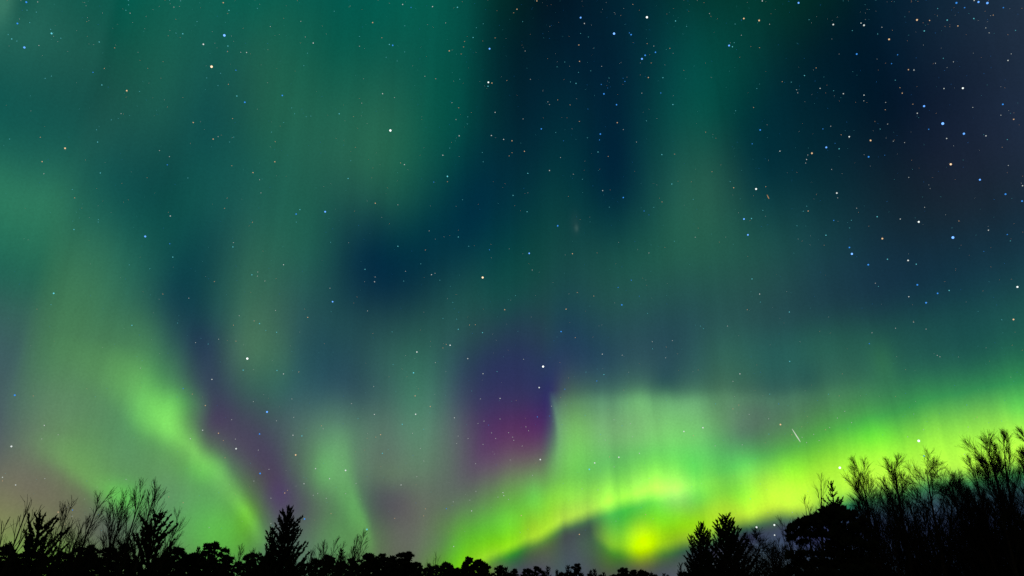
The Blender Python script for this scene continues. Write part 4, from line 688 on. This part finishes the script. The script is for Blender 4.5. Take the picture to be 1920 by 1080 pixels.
for key, txt in STARS.items():
    ox, oy = map(int, key.split())
    for it in txt.split(';'):
        zx, zy, sc = it.split()
        stars.append((ox + int(zx) / 3, oy + int(zy) / 3, int(sc[0]), sc[1]))
order = sorted(range(len(stars)), key=lambda i: -stars[i][2])
single, rest = order[:300], order[300:]
def where(x, y):
    col = ['by the left edge', 'left of the centre', 'near the middle', 'right of the centre', 'by the right edge'][min(4, int(x / 384))]
    row = 'top' if y < 180 else 'upper' if y < 400 else 'middle' if y < 640 else 'lower' if y < 800 else 'lowest'
    return row, col
cells = {}
for i in single:
    x, y, s, c = stars[i]
    if s >= 3:
        cells.setdefault((s, c) + where(x, y), []).append(i)
ORD = ['first', 'second', 'third', 'fourth', 'fifth', 'sixth', 'seventh', 'eighth', 'ninth', 'tenth']
names = {}
for (s, c, row, col), ids in cells.items():
    ids.sort(key=lambda i: stars[i][0])
    for q, i in enumerate(ids):
        word = {5: 'brilliant', 4: 'bright', 3: 'medium'}[s] + ' ' + STAR_WORD[c] + ' star in the ' + row + ' sky ' + col
        names[i] = word if len(ids) == 1 else word + ', ' + ORD[q] + ' from the left'
for i in single:
    x, y, s, c = stars[i]
    o = link('star', STAR_MESH[(s, c)])
    o.location = sky_point(x, y)
    r = STAR_R[s] / 1450.0 * R_SKY * random.Random(i).uniform(0.92, 1.1)
    o.scale = (r, r, r)
    if i in names:
        tag(o, names[i], 'star', {5: 'brilliant stars', 4: 'bright stars', 3: 'medium stars'}[s])
    else:
        tag(o, 'small ' + STAR_WORD[c] + ' star, one of many scattered over the night sky', 'star', 'small ' + STAR_WORD[c] + ' stars')
# the countless pinpricks
rng = np.random.default_rng(5)
tiny = [(stars[i][0], stars[i][1], 1.0, stars[i][3]) for i in rest]
for k in range(FAINT):
    x = 1920 * rng.uniform() ** 0.8; y = 1000 * rng.uniform() ** 1.5
    tiny.append((x, y, rng.uniform(0.35, 0.62), 'wcbo'[rng.integers(0, 4)]))
fv = []; ff = []; fm = []
OCT = np.array([(1, 0, 0), (-1, 0, 0), (0, 1, 0), (0, -1, 0), (0, 0, 1), (0, 0, -1)], float)
OF = [(0, 2, 4), (2, 1, 4), (1, 3, 4), (3, 0, 4), (2, 0, 5), (1, 2, 5), (3, 1, 5), (0, 3, 5)]
for n, (x, y, s, c) in enumerate(tiny):
    p = np.array(sky_point(x, y)); r = STAR_R[1] * s * 1.1 / 1450.0 * R_SKY
    fv += (p + OCT * r).tolist(); ff += [tuple(6 * n + q for q in t) for t in OF]; fm += ['wcbo'.index(c)] * 8
fmesh = bpy.data.meshes.new('faint_stars')
fmesh.from_pydata(fv, [], ff)
for c in 'wcbo':
    fmesh.materials.append(STAR_MESH[(1, c)].materials[0])
fmesh.polygons.foreach_set('material_index', fm)
fs = link('faint_stars', fmesh)
fs['kind'] = 'stuff'
tag(fs, 'countless pinprick stars strewn across the whole night sky', 'stars')
# the streaks
def streak(name, x0, y0, x1, y1, rpx, mat, label, cat):
    a = np.array(sky_point(x0, y0)); b = np.array(sky_point(x1, y1))
    r = rpx / 1450.0 * R_SKY
    m = MB()
    m.tube(np.array([a + (b - a) * t for t in np.linspace(0, 1, 7)]), r * np.array([0.25, 0.6, 0.8, 1, 1, 0.8, 0.3]), 6)
    o = link(name, m.mesh(name, mat))
    tag(o, label, cat)
streak('meteor', 1485, 804, 1501, 829, 0.9, glow('meteor_trail', (0.75, 0.9, 0.7), 0.75), 'thin white shooting star streak just above the green band', 'meteor')
streak('satellite_trail', 1438, 365, 1442, 373, 0.7, glow('satellite_glint', (0.8, 0.45, 0.2), 0.5), 'tiny orange satellite trail in the dark upper right sky', 'satellite')
